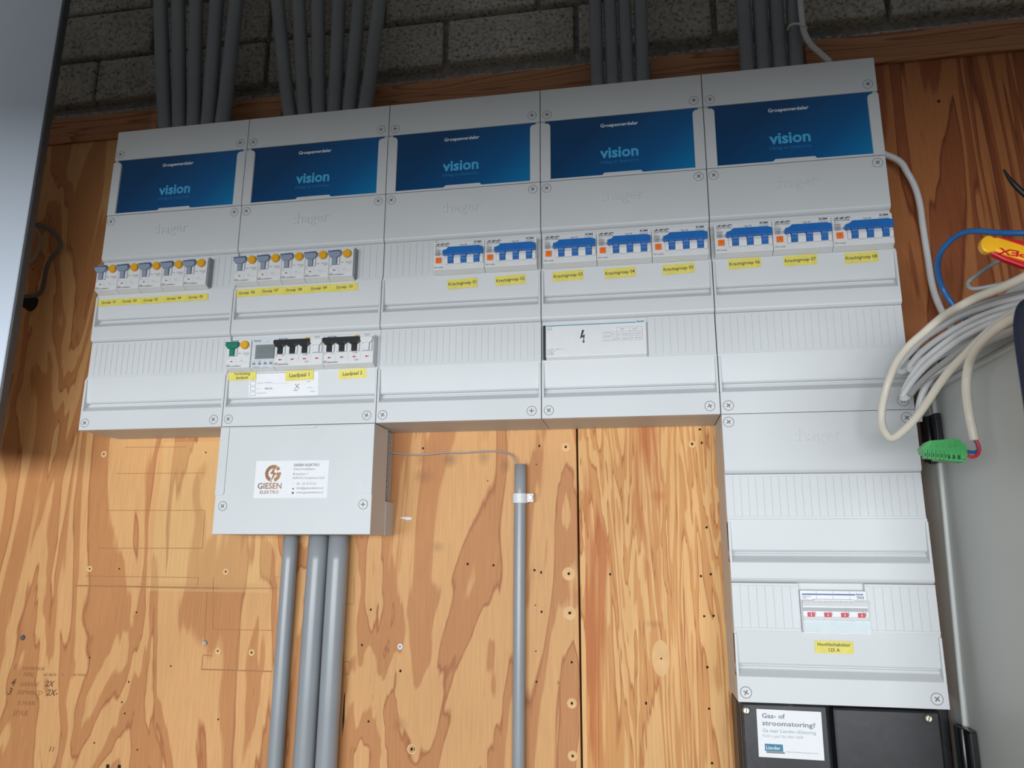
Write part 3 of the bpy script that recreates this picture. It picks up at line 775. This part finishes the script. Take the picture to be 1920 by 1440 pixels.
mb.build('printed_markings', ['blueink', 'greyink'], t)
mb = MB().box(.0010, wd - .0006, .0016, .0148, .0090, .0094).box(.0010, wd - .0006, .0016, .0022, .0025, .0094).box(.0010, wd - .0006, .0138, .0148, .0060, .0100)
for k in range(5): mb.box(max(.0010, MOD * k - .0003), min(wd - .0006, MOD * k + .0003), .0016, .0148, .0030, .0096)
mb.build('clear_cover', 'clear', t)
mb = MB().mat(0).box(.0012, wd - .0008, .0020, .0145, .0035, .0045); mb.build('terminal_shroud', 'shroud', t)
place(t, 4 * WX, ZB, 1, 4, 'four-pole main switch with four small red windows above a clear flap, over the Hoofdschakelaar tape')

# ------------------------------------------------------------------ labels and stickers
def tape(u, v, wpx, hmm, txt, label, rot=0.0, out=F - .0022, lines=None, tw=.86, sq=False, noround=False, th=None, bold=.012):
    a = at(u - wpx / 2, v, -out); b = at(u + wpx / 2, v, -out); c = at(u, v, -out); wd = (b.x - a.x)
    t = thing('label_tape', c.x, c.z, out, label, 'label', 'yellow label tapes', rot)
    t.rotation_euler.x += math.radians(4.8)
    MB().prism(rr(-wd / 2, wd / 2, -hmm / 2, hmm / 2, .0002 if noround else .0009), .00003, .00025).build('tape', 'yel', t)
    mb = MB()
    L = lines or [txt]
    for i, s in enumerate(L):
        q = wd * tw * (1 if lines is None else (len(s) / max(len(z) for z in L)))
        put(mb, s, 0, (len(L) - 1) * hmm * .22 - i * hmm * .44 + .0, .0003, width=q, center=True, bold=bold)
    mb.build('lettering', 'ink', t)
    return t
# the panels slope back a little, the tapes lie just on them
OUT = F - .0025
for i, (u, v, n) in enumerate(((204, 567.5, '01'), (243, 565, '02'), (282.5, 563, '03'), (326, 560, '04'), (367, 557.5, '05'))):
    tape(u, v, 46, .0098, 'Groep  ' + n, 'yellow tape printed Groep ' + n + ', ' + ORD[i] + ' of the strip in the first box', .012, OUT + .00006 * i, tw=.58, noround=True)
for i, (u, v, n) in enumerate(((463, 549.5, '06'), (507, 546, '07'), (551, 544, '08'), (598, 541, '09'), (646, 538.5, '10'))):
    tape(u, v, 50, .0108, 'Groep  ' + n, 'yellow tape printed Groep ' + n + ', ' + ORD[i] + ' of the strip in the second box', .012, OUT + .00006 * i, tw=.60, noround=True)
KW = {'01': 'first in the third box', '02': 'second in the third box', '03': 'first in the fourth box', '04': 'second in the fourth box', '05': 'third in the fourth box',
      '06': 'first in the fifth box', '07': 'second in the fifth box', '08': 'third in the fifth box'}
for u, v, n, r in ((867, 531.5, '01', .035), (957, 525, '02', .035), (1065, 517, '03', .03), (1162.5, 511.5, '04', .03), (1272, 504, '05', .035), (1396, 494, '06', .02), (1500.5, 488, '07', .02), (1615, 483, '08', .02)):
    tape(u, v, 56 + (u - 860) / 760 * 8, .0132, 'Krachtgroep ' + n, 'yellow tape printed Krachtgroep ' + n + ', ' + KW[n], r, OUT, tw=.93)
tape(454, 705, 52, .0122, '', 'yellow two-line tape printed Verlichting laadpaal', .0, OUT + .0010, lines=['Verlichting', 'laadpaal'], tw=.58)
tape(561.5, 704, 53, .0135, 'Laadpaal 1', 'yellow tape printed Laadpaal 1, overlapping the top edge of a white sticker', .02, OUT + .0006, tw=.70)
tape(661, 701, 52, .0130, 'Laadpaal 2', 'yellow tape printed Laadpaal 2, alone at the end of its row', .03, OUT, tw=.70)
tape(1564, 1213.5, 72, .0135, '', 'yellow two-line tape printed Hoofdschakelaar 125 A', -.0, OUT, lines=['Hoofdschakelaar', '125 A'], tw=.86)

# white type sticker
a, b = at(466, 745, -(F - .0050)), at(596, 741, -(F - .0050))
t = thing('type_sticker', a.x, a.z, F - .0050, 'white type sticker with fine print and approval marks, below the Laadpaal 1 tape', 'sticker')
t.rotation_euler.x += math.radians(4.8)
wd, ht = b.x - a.x, .0375
MB().box(0, wd, 0, ht, 0, .0002).build('sticker_sheet', 'paper', t)
mb = MB(); Z_ = .0003
k = lambda x, y: (x * wd, y * ht)
for s, x, y, q in (('Hager Electro B.V. Vlambloemweg 47 s-Hertogenbosch', .12, .84, .46), ('Projectnr :  MD103A19', .12, .48, .22), ('Art. nr. :', .12, .28, .07), ('Serienummer', .12, .12, .14), ('In 40 A', .85, .26, .07), ('IP 20', .84, .48, .05), ('09/2020', .89, .12, .07)):
    put(mb, s, x * wd, y * ht, Z_, width=q * wd)
put(mb, 'VM2228L', .23 * wd, .27 * ht, Z_, width=.12 * wd, bold=.02)
mb.box(.35 * wd, .58 * wd, .47 * ht, .475 * ht, Z_ - .0002, Z_)
for (x0, x1, y0, y1) in ((.76, .81, .60, .83), (.83, .90, .60, .83), (.02, .10, .42, .60), (.02, .10, .24, .38), (.02, .10, .05, .20)):
    for bx_ in ((x0, x1, y0, y0 + .012), (x0, x1, y1 - .012, y1), (x0, x0 + .004, y0, y1), (x1 - .004, x1, y0, y1)): mb.box(bx_[0] * wd, bx_[1] * wd, bx_[2] * ht, bx_[3] * ht, Z_ - .0002, Z_)
put(mb, 'K', .772 * wd, .65 * ht, Z_, height=.0046); put(mb, '+', .843 * wd, .72 * ht, Z_, height=.002); put(mb, '−4', .868 * wd, .63 * ht, Z_, height=.0024)
mb.box(.655 * wd, .71 * wd, .19 * ht, .215 * ht, Z_ - .0002, Z_); put(mb, 'X', .665 * wd, .25 * ht, Z_, height=.007)
mb.add([(.06 * wd, .92 * ht, Z_), (.05 * wd, .78 * ht, Z_), (.085 * wd, .80 * ht, Z_), (.06 * wd, .60 * ht, Z_), (.07 * wd, .74 * ht, Z_), (.04 * wd, .72 * ht, Z_)], [(0, 1, 2), (1, 4, 2), (4, 5, 3)])
mb.build('printed_markings', 'greyink', t)

# installer sticker
a, b = at(475, 934, -F), at(613, 936, -F); top_ = at(481, 865, -F)
t = thing('installer_sticker', a.x, a.z, F - .0002, 'white business sticker with copper lightning emblem and Giesen Elektro address', 'sticker', None, -.004)
wd, ht = b.x - a.x, top_.z - a.z + .0003
MB().box(0, wd, 0, ht, 0, .0002).build('sticker_sheet', 'paper', t)
cx, cy = .245 * wd, .66 * ht; R1, R2 = .0113, .0066
mb = MB(); mb.ringf(cx, cy, R2, R1, .0003, 30, 62, 262); mb.ringf(cx, cy, R2, R1, .0003, 12, 285, 345); mb.ringf(cx, cy, R2, R1, .0003, 8, 30, 58); mb.box(cx + .0020, cx + R1, cy - .0022, cy + .0014, .0001, .0003)
B_ = [(.0046, .0138), (-.0056, -.0016), (-.0004, .0006), (-.0008, -.0020), (.0068, .0022), (-.0050, -.0140)]
mb.mat(2).add([(cx + x, cy + y, .00033) for x, y in B_], [(0, 1, 2), (3, 5, 4), (1, 3, 4, 2)]).mat(0)
mb.add([(cx + .0035, cy + .0125, .00035), (cx - .0042, cy - .0005, .00035), (cx + .0012, cy + .0010, .00035), (cx + .0002, cy - .0010, .00035), (cx + .0050, cy + .0010, .00035), (cx - .0035, cy - .0128, .00035)], [(0, 1, 2), (3, 5, 4), (1, 3, 4, 2)])
put(mb, 'GIESEN', .045 * wd, .245 * ht, .0003, width=.33 * wd, bold=.02); put(mb, 'ELEKTRO', .085 * wd, .115 * ht, .0003, width=.255 * wd, bold=.015, spacing=1.1)
mb.mat(1); put(mb, 'GIESEN ELEKTRO', .52 * wd, .845 * ht, .0003, width=.35 * wd, bold=.025)
put(mb, 'Erkend installateur', .52 * wd, .745 * ht, .0003, width=.30 * wd, shear=.3)
for s, x, y, q in (('Bresacker 1', .52, .61, .20), ('6678 DG Oosterhout GLD', .52, .505, .43), ('06 - 53 27 52 21', .58, .35, .26), ('info@giesenelektro.nl', .58, .215, .36), ('www.giesenelektro.nl', .58, .10, .36)): put(mb, s, x * wd, y * ht, .0003, width=q * wd)
mb.mat(0).box(.525 * wd, .545 * wd, .225 * ht, .265 * ht, .0001, .0003).disc(.535 * wd, .135 * ht, .0016, .0001, .0003, 14); put(mb, '(', .528 * wd, .35 * ht, .0003, height=.003)
mb.build('printed_markings', ['copper', 'greyink', 'paper'], t)

# ------------------------------------------------------------------ black meter box below
t = thing('meter_box', WX * 4, -.7960, 0, 'black moulded meter box under the lowest grey box, with a white fault-line sticker', 'meter box')
MB().box(.0045, .0985, -.36, -.0015, .0005, .074).build('housing', 'bakelite', t, bevel=.003)
MB().box(.1030, .2140, -.36, -.0035, .0005, .074).build('housing', 'bakelite', t, bevel=.003)
MB().box(.002, .2180, -.36, -.004, .0003, .052).box(.2175, .2400, -.36, -.006, .0003, .022).build('base', 'bakelite', t, bevel=.002)  # narrow side slab stands in black for the shade beside the box
for u, v, a in ((1399, 1332, 85), (1741, 1347, 70)):
    p_ = at(u, v, -.0745)
    s = MB().mat(1).disc(0, 0, .0052, -.001, .0006, 24, ch=.0003).mat(0).disc(0, 0, .0034, 0, .0022, 24, ch=.0006).build('screw', ['brass', 'black'], t, loc=(p_.x - WX * 4, p_.z + .7960, .074))
    s.rotation_euler = (0, 0, math.radians(a)); MB().box(-.0034, .0034, -.0004, .0004, .0021, .0024).build('slot', 'hole', s)
a, b, c = at(1423, 1419, -.0745), at(1546, 1426, -.0745), at(1414, 1329, -.0745)
wd = b.x - a.x; ht = c.z - a.z
t = thing('fault_sticker', a.x, a.z, .0742, 'white sticker asking Gas- of stroomstoring?, on the black meter box', 'sticker', None, -.01)
MB().box(0, wd, 0, ht, 0, .0002).build('sticker_sheet', 'paper', t)
mb = MB(); put(mb, 'Gas- of', .08 * wd, .815 * ht, .0003, width=.36 * wd, height=.105 * ht, bold=.02); put(mb, 'stroomstoring?', .08 * wd, .630 * ht, .0003, width=.82 * wd, height=.135 * ht, bold=.02)
mb.mat(1); put(mb, 'Ga naar Liander.nl/storing', .08 * wd, .50 * ht, .0003, width=.82 * wd, height=.095 * ht); mb.mat(2); put(mb, 'Ruikt u gas? Bel 0800 9009', .08 * wd, .40 * ht, .0003, width=.62 * wd)
mb.mat(0); put(mb, 'beheert het netwerk voor gas en stroom', .43 * wd, .115 * ht, .0003, width=.48 * wd)
mb.mat(3).box(.10 * wd, .38 * wd, .13 * ht, .28 * ht, .0001, .00035).mat(4).box(.12 * wd, .405 * wd, .09 * ht, .125 * ht, .0001, .0003)
mb.mat(5); put(mb, 'Liander', .12 * wd, .165 * ht, .0004, width=.22 * wd, bold=.01)
mb.build('printed_markings', ['greyink', 'paleteal', 'paleink', 'teal2', 'greyink', 'whitetx'], t)

# ------------------------------------------------------------------ conduits
def conduit(pts, r, mat, label, group, ang=0):
    o = MB().tube(pts, r, 24, 4).build('conduit', mat); return tag(o, label, 'conduit', group)
def bundle(vb, vt, bot, top, y, radii, group, words):
    n = len(bot)
    for i in range(n):
        a, b = at(bot[i], vb, y), at(top[i], vt, y); d = (b - a)
        p0 = a + d * ((.0006 - a.z) / d.z); p1 = a + d * ((.56 - a.z) / d.z)
        mid = a + d * .45; mid.x += .0008 * (i - (n - 1) / 2)
        conduit([p0, mid, p1], radii if not isinstance(radii, tuple) else radii[i], 'pvcd', f'dark grey conduit, {words[i]}', group)
OW = ('first', 'second', 'third', 'fourth', 'fifth', 'sixth')
bundle(218, 0, (310, 337, 364, 391, 418), (302, 335, 368, 406, 442), -.045, .0114, 'five conduits above the first box', [OW[i] + ' counted from the pale door, in the bundle of five' for i in range(5)])
bundle(205, 0, (543, 571.5, 598.5, 627, 654.5, 683.5), (522, 561, 596.5, 635.5, 672.5, 710), -.045, .0110, 'six conduits above the second box', [OW[i] + ' counted from the pale door, in the bundle of six' for i in range(6)])
bundle(150, 0, (1121, 1149, 1176, 1203), (1117.5, 1143.5, 1169.5, 1199), -.045, .0097, 'four conduits above the fourth box', [OW[i] + ' of the four entering the fourth box' for i in range(4)])
bundle(125, 0, (1402.5, 1431.5, 1461.5, 1491), (1394.5, 1424.5, 1454, 1485.5), -.045, .0100, 'four conduits above the fifth box', [OW[i] + ' of the four entering the fifth box' for i in range(4)])
ZL = ZB - .1434
for xb, xt, r, lab in ((.2958, .2965, .0104, 'thinnest of the three grey pipes below the terminal box'), (.3365, .3395, .0139, 'thick grey pipe, the middle one of the three below the terminal box'), (.3680, .3690, .0141, 'thick grey pipe on the inner side, beside the middle one, below the terminal box')):
    conduit([(xt, -r - .003, ZL), ((xt + xb) / 2, -r - .003, -.78), (xb, -r - .003, -1.3)], r, 'pvc', lab, 'three pipes below the terminal box')
# lone pipe with its clamp and thin wire
pts = [(.6205, -.0088, -.5165), (.6195, -.0088, -.70), (.6180, -.0088, -1.3)]
o = conduit(pts, .0080, 'pvc', 'single thin grey pipe standing alone on the plywood, held by a white clamp', None)
a = at(970, 934, -.016)
t = thing('pipe_clamp', .6200, a.z, 0, 'white plastic clamp with a screw around the single grey pipe', 'pipe clamp')
mb = MB(); n = 20
for i in range(n):
    a0, a1 = math.pi * i / n, math.pi * (i + 1) / n; R0, R1 = .0083, .0104
    P = lambda R, q: (R * math.cos(q), .0088 + R * math.sin(q))
    q = [P(R0, a0), P(R1, a0), P(R1, a1), P(R0, a1)]
    mb.add([(x, y_, z_) for y_ in (-.0065, .0065) for x, z_ in q], [(0, 1, 2, 3), (7, 6, 5, 4), (1, 5, 6, 2), (0, 3, 7, 4)])
mb.box(-.0104, -.0083, -.0065, .0065, .0005, .0088).box(.0083, .0185, -.0050, .0065, .0005, .0110)
mb.build('band', 'white', t, bevel=.0006)
MB().disc(.0148, .0008, .0032, .010, .0130, 20, ch=.0006).build('clamp_screw', 'steel', t)
w_ = [(720, 848, .012), (745, 850, .006), (775, 853, .005), (800, 852, .006), (830, 849, .005), (870, 849, .005), (910, 846, .006), (940, 847, .007), (957, 852, .009), (966, 862, .010), (968, 874, .009)]
tag(MB().tube([at(u, v, -y) for u, v, y in w_], .0011, 8, 5).build('thin_wire', 'cable_grey'), 'thin silvery wire running from the terminal box into the single pipe', 'wire')

# ------------------------------------------------------------------ fixings and scraps on the boards
def fixing(u, v, r, mat, label, h=.0022):
    p_ = at(u, v, 0); t = thing('wall_screw', p_.x, p_.z, .0003, label, 'screw')
    MB().disc(0, 0, r, 0, h, 22, ch=h * .45).build('head', mat, t)
    MB().box(-r * .5, r * .5, -r * .12, r * .12, h, h + .0002).box(-r * .12, r * .12, -r * .5, r * .5, h, h + .0002).build('cross_slot', 'cross', t)
fixing(751, 1212, .0040, 'white', 'round white screw cap on the wood between the thick pipes and the single pipe')
fixing(385, 1205.5, .0034, 'steel', 'shiny metal screw head in the old box outline on the wood')
fixing(43.5, 1195.5, .0036, 'cable_dark', 'dark grey screw head above the pencilled list')
fixing(17, 655, .0068, 'steel', 'large grey bolt head on the wood beside the pale door', .004)
p_ = at(762, 972, 0); o = MB().prism([(-.010, .001), (-.004, -.0008), (.002, -.0026), (.007, -.0020), (.0098, .0006), (.004, .0022), (-.004, .0020)], .0002, .0022).build('wood_splinter', 'paper', bevel=.0004); o.rotation_euler = WALLROT; o.location = (p_.x, 0, p_.z)
tag(o, 'small pale splinter sticking from the wood beside the terminal box', 'splinter')

# ------------------------------------------------------------------ cables
def cable(name, pts, r, mat, label, group=None, seg=12, cat='cable'):
    o = MB().tube([at(u, v, y) for u, v, y in pts], r, seg, 6).build(name, mat); return tag(o, label, cat, group)
cable('cable', [(55, 418, -.010), (76, 422, -.014), (93, 431, -.020), (107, 444, -.024), (113, 458, -.024), (109, 469, -.022), (96, 484, -.018), (87, 504, -.014), (82, 531, -.012), (76, 548, -.010), (62, 555, -.008), (35, 556, -.006)], .0032, 'cable_dark', 'dark cable curving out from behind the pale door to the hole in the wood')
cable('cable', [(40, 419, -.006), (58, 420, -.007), (71, 429, -.008), (77, 444, -.008), (73, 469, -.008), (60, 489, -.007), (42, 500, -.005), (25, 505, -.004)], .0024, 'cable_grey', 'thin pale grey cable arc half hidden by the pale door')
a_ = at(1553, 108, -.045)
cable('cable', [(1497, -60, -.062), (1500, -10, -.062), (1503, 28, -.062), (1507, 58, -.062), (1519, 82, -.058), (1538, 100, -.052), (1557, 117, -.047)], .0040, 'cable_white', 'white cable tied to a conduit and dropping behind the top of the fifth box')
o = MB().tube([at(u, v, y) for u, v, y in ((1477, 56, -.050), (1480, 49, -.058), (1488, 45, -.0635), (1498, 45, -.067), (1508, 48, -.067), (1513, 53, -.060))], .0016, 8, 6).build('cable_tie', 'cable_white')
tag(o, 'white tie holding a white cable to the last dark conduit', 'cable tie')
zc = at(1664, 280, -.03).z
o = MB().tube([Vector((1.1003, -.026, zc + .006))] + [at(u, v, y) for u, v, y in ((1683, 300, -.022), (1702, 325, -.014), (1716, 352, -.010), (1725, 385, -.008), (1729, 415, -.007), (1734, 450, -.007), (1740, 487, -.007), (1745, 520, -.008), (1752, 550, -.010), (1764, 580, -.016), (1782, 612, -.03))], .0043, 12, 6).build('cable', 'cable_white')
tag(o, 'white cable hanging down the red-brown board from the side of the fifth box', 'cable')
cable('cable', [(1812, 600, -.14), (1792, 578, -.13), (1780, 562, -.13), (1767, 540, -.13), (1759, 513, -.14), (1759, 488, -.15), (1768, 467, -.16), (1787, 447, -.17), (1808, 436, -.18), (1833, 433, -.19), (1867, 436, -.20), (1900, 437, -.21), (1945, 437, -.22)], .0031, 'cable_blue', 'blue cable arching over the white coil towards the pliers')
cable('cable', [(1920, 470, -.15), (1877, 487, -.15), (1850, 503, -.15), (1823, 522, -.15), (1815, 531, -.15), (1819, 540, -.155), (1834, 541, -.16), (1875, 533, -.17), (1935, 519, -.18)], .0024, 'cable_grey', 'thin grey cable bent into a sharp hairpin under the pliers')
cable('cable', [(1882, 318, -.12), (1892, 334, -.12), (1905, 349, -.12), (1925, 368, -.12), (1950, 388, -.12)], lambda q: .0010 + .0022 * min(1, q * 2.2), 'black', 'black cable end pointing up over the red-brown board')
G = 'loops of the white cable coil'
def cab2(pts, r, mat, label, group=G):
    return cable('coiled_cable', pts, r, mat, label, group, 12)
L0, L1 = -.165, -.33
def dp(u, off=0, v=None):
    q = (u - 1650) / 270; y = -.148 - .15 * max(0, min(1.1, q)) + off
    if v is not None and u > 1742: y = min(y, atX(u, v, XC - .006).y - .048 + off * .95)
    return y
XC = 1.125
def strand(P, off, r, mat, label): return cab2([(u, v, dp(u, off, v)) for u, v in P], r, mat, label)
strand([(1945, 552), (1880, 566), (1830, 582), (1790, 600), (1756, 620), (1730, 638), (1712, 656), (1694, 676), (1684, 689), (1690, 697), (1706, 690), (1738, 670), (1788, 642), (1850, 608), (1945, 572)], .036, .0033, 'cable_white', 'greyish white cable loop ending highest above the fifth box corner')
strand([(1945, 562), (1870, 582), (1815, 604), (1765, 632), (1730, 658), (1710, 680), (1705, 691), (1714, 692), (1745, 677), (1800, 648), (1870, 612), (1945, 582)], .029, .0033, 'cable_white', 'greyish white cable loop just inside the highest one')
strand([(1945, 546), (1890, 556), (1830, 574), (1775, 600), (1738, 626), (1722, 645), (1724, 656), (1750, 652), (1800, 622), (1860, 592), (1945, 566)], .043, .0030, 'cable_grey', 'short grey cable loop turning back over the edge of the red-brown board')
strand([(1945, 578), (1860, 606), (1795, 640), (1745, 678), (1716, 708), (1698, 734), (1693, 746), (1702, 744), (1722, 722), (1750, 700), (1805, 668), (1870, 628), (1945, 594)], .000, .0033, 'cable_white', 'greyish white cable loop reaching down over the corner screw of the fifth box')
strand([(1945, 586), (1870, 618), (1810, 652), (1765, 684), (1738, 706), (1718, 726), (1706, 742)], -.0075, .0031, 'cable_grey', 'grey cable strand lying across the middle of the coil')
strand([(1945, 570), (1850, 600), (1790, 630), (1740, 668), (1718, 692), (1700, 722), (1694, 736)], .0075, .0031, 'cable_white', 'greyish white cable strand crossing to the corner of the fifth box')
strand([(1900, 618), (1850, 640), (1800, 668), (1768, 690), (1746, 708), (1732, 732), (1724, 760), (1722, 790)], .0155, .0036, 'cable_white', 'white cable strand dropping between the box and the metal cabinet')
strand([(1940, 600), (1880, 622), (1820, 656), (1775, 684), (1745, 700)], .0220, .0032, 'cable_grey', 'grey cable strand lowest in the coil, over the cabinet vents')
cab2([(1960, 500, -.40), (1893, 533, -.355), (1833, 557, -.300), (1800, 574, -.275), (1767, 594, -.235), (1733, 623, -.215), (1704, 649, -.20), (1682, 678, -.185), (1669, 707, -.175), (1660, 735, -.17), (1654, 764, -.17), (1653, 791, -.17), (1660, 811, -.175), (1674, 821, -.18), (1698, 804, -.19), (1720, 780, -.20), (1738, 755, -.21), (1760, 722, -.225), (1784, 691, -.245), (1813, 662, -.275), (1844, 631, -.305), (1876, 604, -.340), (1950, 556, -.42)], .0040, 'cable_cream', 'cream cable in the longest loop, hanging lowest over the grey boxes')
t = tag(bpy.data.objects.new('connector_cable', None), 'cream cable ending in a green terminal connector beside the metal cabinet', 'cable'); COL.objects.link(t)
MB().tube([at(u, v, y) for u, v, y in ((1950, 575, -.418), (1904, 594, -.395), (1878, 609, -.375), (1851, 631, -.34), (1831, 653, -.31), (1819, 676, -.285), (1813.5, 700, -.275), (1812, 724, -.27), (1813.5, 750, -.265), (1818, 780, -.26), (1822.5, 802, -.26), (1827.5, 826, -.26))], .0040, 14, 6).build('sheath', 'cable_cream', t)
MB().tube([at(u, v, -.26) for u, v in ((1826, 822), (1832, 833), (1834, 843), (1828, 848), (1816, 847), (1800, 842))], .0016, 8, 6).build('wire', 'cable_blue', t)
MB().tube([at(u, v, -.262) for u, v in ((1829, 824), (1836, 838), (1834, 851), (1823, 857), (1810, 851), (1795, 840))], .0016, 8, 6).build('wire', 'wire_red', t)
# six-way pluggable terminal
q = at(1766, 846, -.26); cm = bpy.data.objects.new('green_connector', None)
mb = MB(); s_ = .00056
P = lambda x, y: (x * s_, y * s_)
mb.prism([P(-6, -15), P(30, -19), P(36, -8), P(36, 8), P(22, 20), P(-20, 17), P(-32, 6), P(-30, -4)], -.010, .004)
for k in range(6):
    x = -34 + 6.2 * k; y = -13 - .6 * k
    mb.mat(0).prism([P(x, y), P(x + 5.2, y - .5), P(x + 7.2, y + 13), P(x + 2, y + 14)], .003, .0078)
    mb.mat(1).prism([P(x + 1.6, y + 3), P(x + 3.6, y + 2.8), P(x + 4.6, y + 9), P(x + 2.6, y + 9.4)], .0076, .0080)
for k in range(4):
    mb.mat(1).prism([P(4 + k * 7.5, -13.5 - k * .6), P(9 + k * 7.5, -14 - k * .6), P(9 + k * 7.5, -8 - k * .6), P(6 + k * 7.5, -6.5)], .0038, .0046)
for k in range(5):
    mb.mat(0).prism([P(-20 + k * 9, 6), P(-15.5 + k * 9, 6), P(-8 + k * 9, 17.5), P(-12 + k * 9, 17.5)], .003, .0056)
mb.prism([P(24, -14), P(31, -15), P(33, 2), P(26, 4)], .003, .0050)
o = mb.build('green_connector', ['connector', 'connector_dark'], t, bevel=.0004); o['label'] = 'green terminal connector'
o.rotation_euler = (math.pi / 2, 0, 0); o.location = q

# ------------------------------------------------------------------ grey metal cabinet
XC = 1.125
t = tag(bpy.data.objects.new('metal_cabinet', None), 'grey metal cabinet with vent slots and black hinges, beside the lowest boxes', 'cabinet'); COL.objects.link(t)
ZC = -.391
MB().box(XC + .006, 1.72, -.052, -.0005, -1.749, ZC - .004).box(XC + .002, XC + .007, -.0558, -.0005, -1.749, ZC).build('rear_frame', 'cab', t, bevel=.001)
mb = MB(); mb.box(XC + .002, 1.72, -.345, -.056, -1.749, ZC).box(XC + .0005, XC + .003, -.345, -.100, ZC - .048, ZC - .001)
mb.build('side_panel', 'cab', t, bevel=.0012)
# raised ridge below the vents and the rounded edge along the hinge side
o = MB().box(XC - .0030, XC + .003, -.345, -.082, -.4475, -.4425).build('ridge', 'cab', t, bevel=.0012)
mb = MB(); mb.tube([(XC + .0005, -.0780, -.425), (XC + .0005, -.0715, -.52), (XC + .0005, -.060, -.68), (XC + .0005, -.0500, -.825), (XC + .0005, -.040, -1.0), (XC + .0005, -.030, -1.74)], .0030, 8, 4)
mb.build('edge_bead', 'cab', t)
mb = MB(); n = 34
for k in range(n):
    y = -.104 - k * .0062; mb.box(XC - .0003, XC + .0012, y - .0016, y + .0016, -.4290 - .0, -.4040)
mb.build('vent_slots', 'hole', t)
M['hinge'] = plain('black_hinge', (.010, .010, .012), .25)
for (y0, y1, z0, z1) in ((-.093, -.044, -.530, -.474), (-.083, -.036, -.905, -.818)):
    mb = MB(); mb.box(XC - .007, XC - .0005, y0, (y0 + y1) / 2 - .0015, z0, z1).box(XC - .007, XC - .0005, (y0 + y1) / 2 + .0015, y1, z0 + .004, z1 - .002)
    mb.tube([(XC - .006, (y0 + y1) / 2, z0), (XC - .006, (y0 + y1) / 2, z1)], .0052, 12, 1).tube([(XC - .005, y0 + .005, z0 + .002), (XC - .005, y0 + .005, z1 - .002)], .0042, 10, 1)
    mb.build('hinge', 'hinge', t, bevel=.001)

# ------------------------------------------------------------------ pale door standing open
e = at(60, 370, -.16)
dx, dy = -.88, -.36; L = math.hypot(dx, dy); dx /= L; dy /= L
t = tag(bpy.data.objects.new('cupboard_door', None), 'pale blue-grey open door at the frame edge, its border running beside the first box', 'door'); COL.objects.link(t)
t.location = (e.x, e.y, 0); t.rotation_euler = (0, 0, math.atan2(dy, dx))
MB().box(0, .48, -.020, 0, -.52, .60).build('door_leaf', 'door', t, bevel=.003)
MB().box(-.0015, .0035, -.021, -.0005, -.517, .595).build('edge_strip', 'doorseal', t, bevel=.0007)

# ------------------------------------------------------------------ pliers and navy bag at the frame edge
t = tag(bpy.data.objects.new('pliers', None), 'red and yellow pliers handle resting above the white cable coil', 'pliers'); COL.objects.link(t); t.rotation_euler = WALLROT
c4 = lambda a, b: (1600 + a / 6, 380 + b / 6)
def w2(pts, y): return [(p_.x, p_.z) for p_ in (at(*c4(a, b), y) for a, b in pts)]
Y = -.235
MB().prism(w2([(1590, 372), (1640, 385), (1780, 405), (2000, 455), (2250, 525), (2250, 760), (2080, 770), (1900, 722), (1700, 650), (1560, 580), (1520, 540), (1560, 470)][::-1], Y), -Y - .006, -Y + .001).build('grip_edge', 'handle_red', t, bevel=.0015)
tip = [(1512 + 92 * math.cos(a), 475 - 98 * math.sin(a)) for a in [math.radians(k) for k in (50, 80, 110, 140, 165, 190, 215, 240, 265, 290)]]
MB().prism(w2(([(1610, 425), (1660, 415)] + [] + tip + [(1560, 562), (1700, 600), (1900, 660), (2100, 720), (2240, 740), (2240, 590), (2050, 535), (1900, 495), (1750, 445), (1690, 425)]) if 0 else (tip + [(1590, 555), (1700, 600), (1900, 660), (2100, 715), (2240, 745), (2240, 585), (2050, 530), (1900, 488), (1750, 440), (1620, 400)]), Y), -Y - .006, -Y + .0030).build('grip', 'handle_yel', t, bevel=.0018)
mb = MB(); p_ = at(*c4(1880, 588), Y); pe = at(*c4(1660, 515), Y)
put(mb, 'KNIPEX', at(*c4(1935, 606), Y).x, at(*c4(1935, 606), Y).z, -Y + .0032, width=.0520, height=.0065, bold=.03, center=True, rot=math.pi - .27)
mb.build('lettering', 'handle_red', t)
t = tag(bpy.data.objects.new('tool_bag', None), 'dark navy padded bag edge hanging in front of the metal cabinet', 'bag'); COL.objects.link(t); t.rotation_euler = WALLROT
Y = -.43
c8 = lambda a, b: (1740 + a / 4.8, 560 + b / 4.8)
O = [(900, 20), (830, 55), (795, 110), (775, 250), (795, 460), (830, 700), (868, 960), (905, 1250), (960, 1500)]
pts = [at(*c8(a, b), Y) for a, b in O]
MB().prism([(p_.x, p_.z) for p_ in pts] + [(pts[-1].x + .25, pts[-1].z), (pts[0].x + .3, pts[0].z)], -Y, -Y + .03).build('panel', 'navybag', t, bevel=.004, seg=3)
mb = MB(); mb.tube([(p_.x + .002, p_.z, -Y + .001) for p_ in pts], .0030, 10, 5)
mb.tube([(p_.x + .001, p_.z, -Y + .016) for p_ in pts], .0022, 10, 5); mb.build('piping', 'navybag', t)
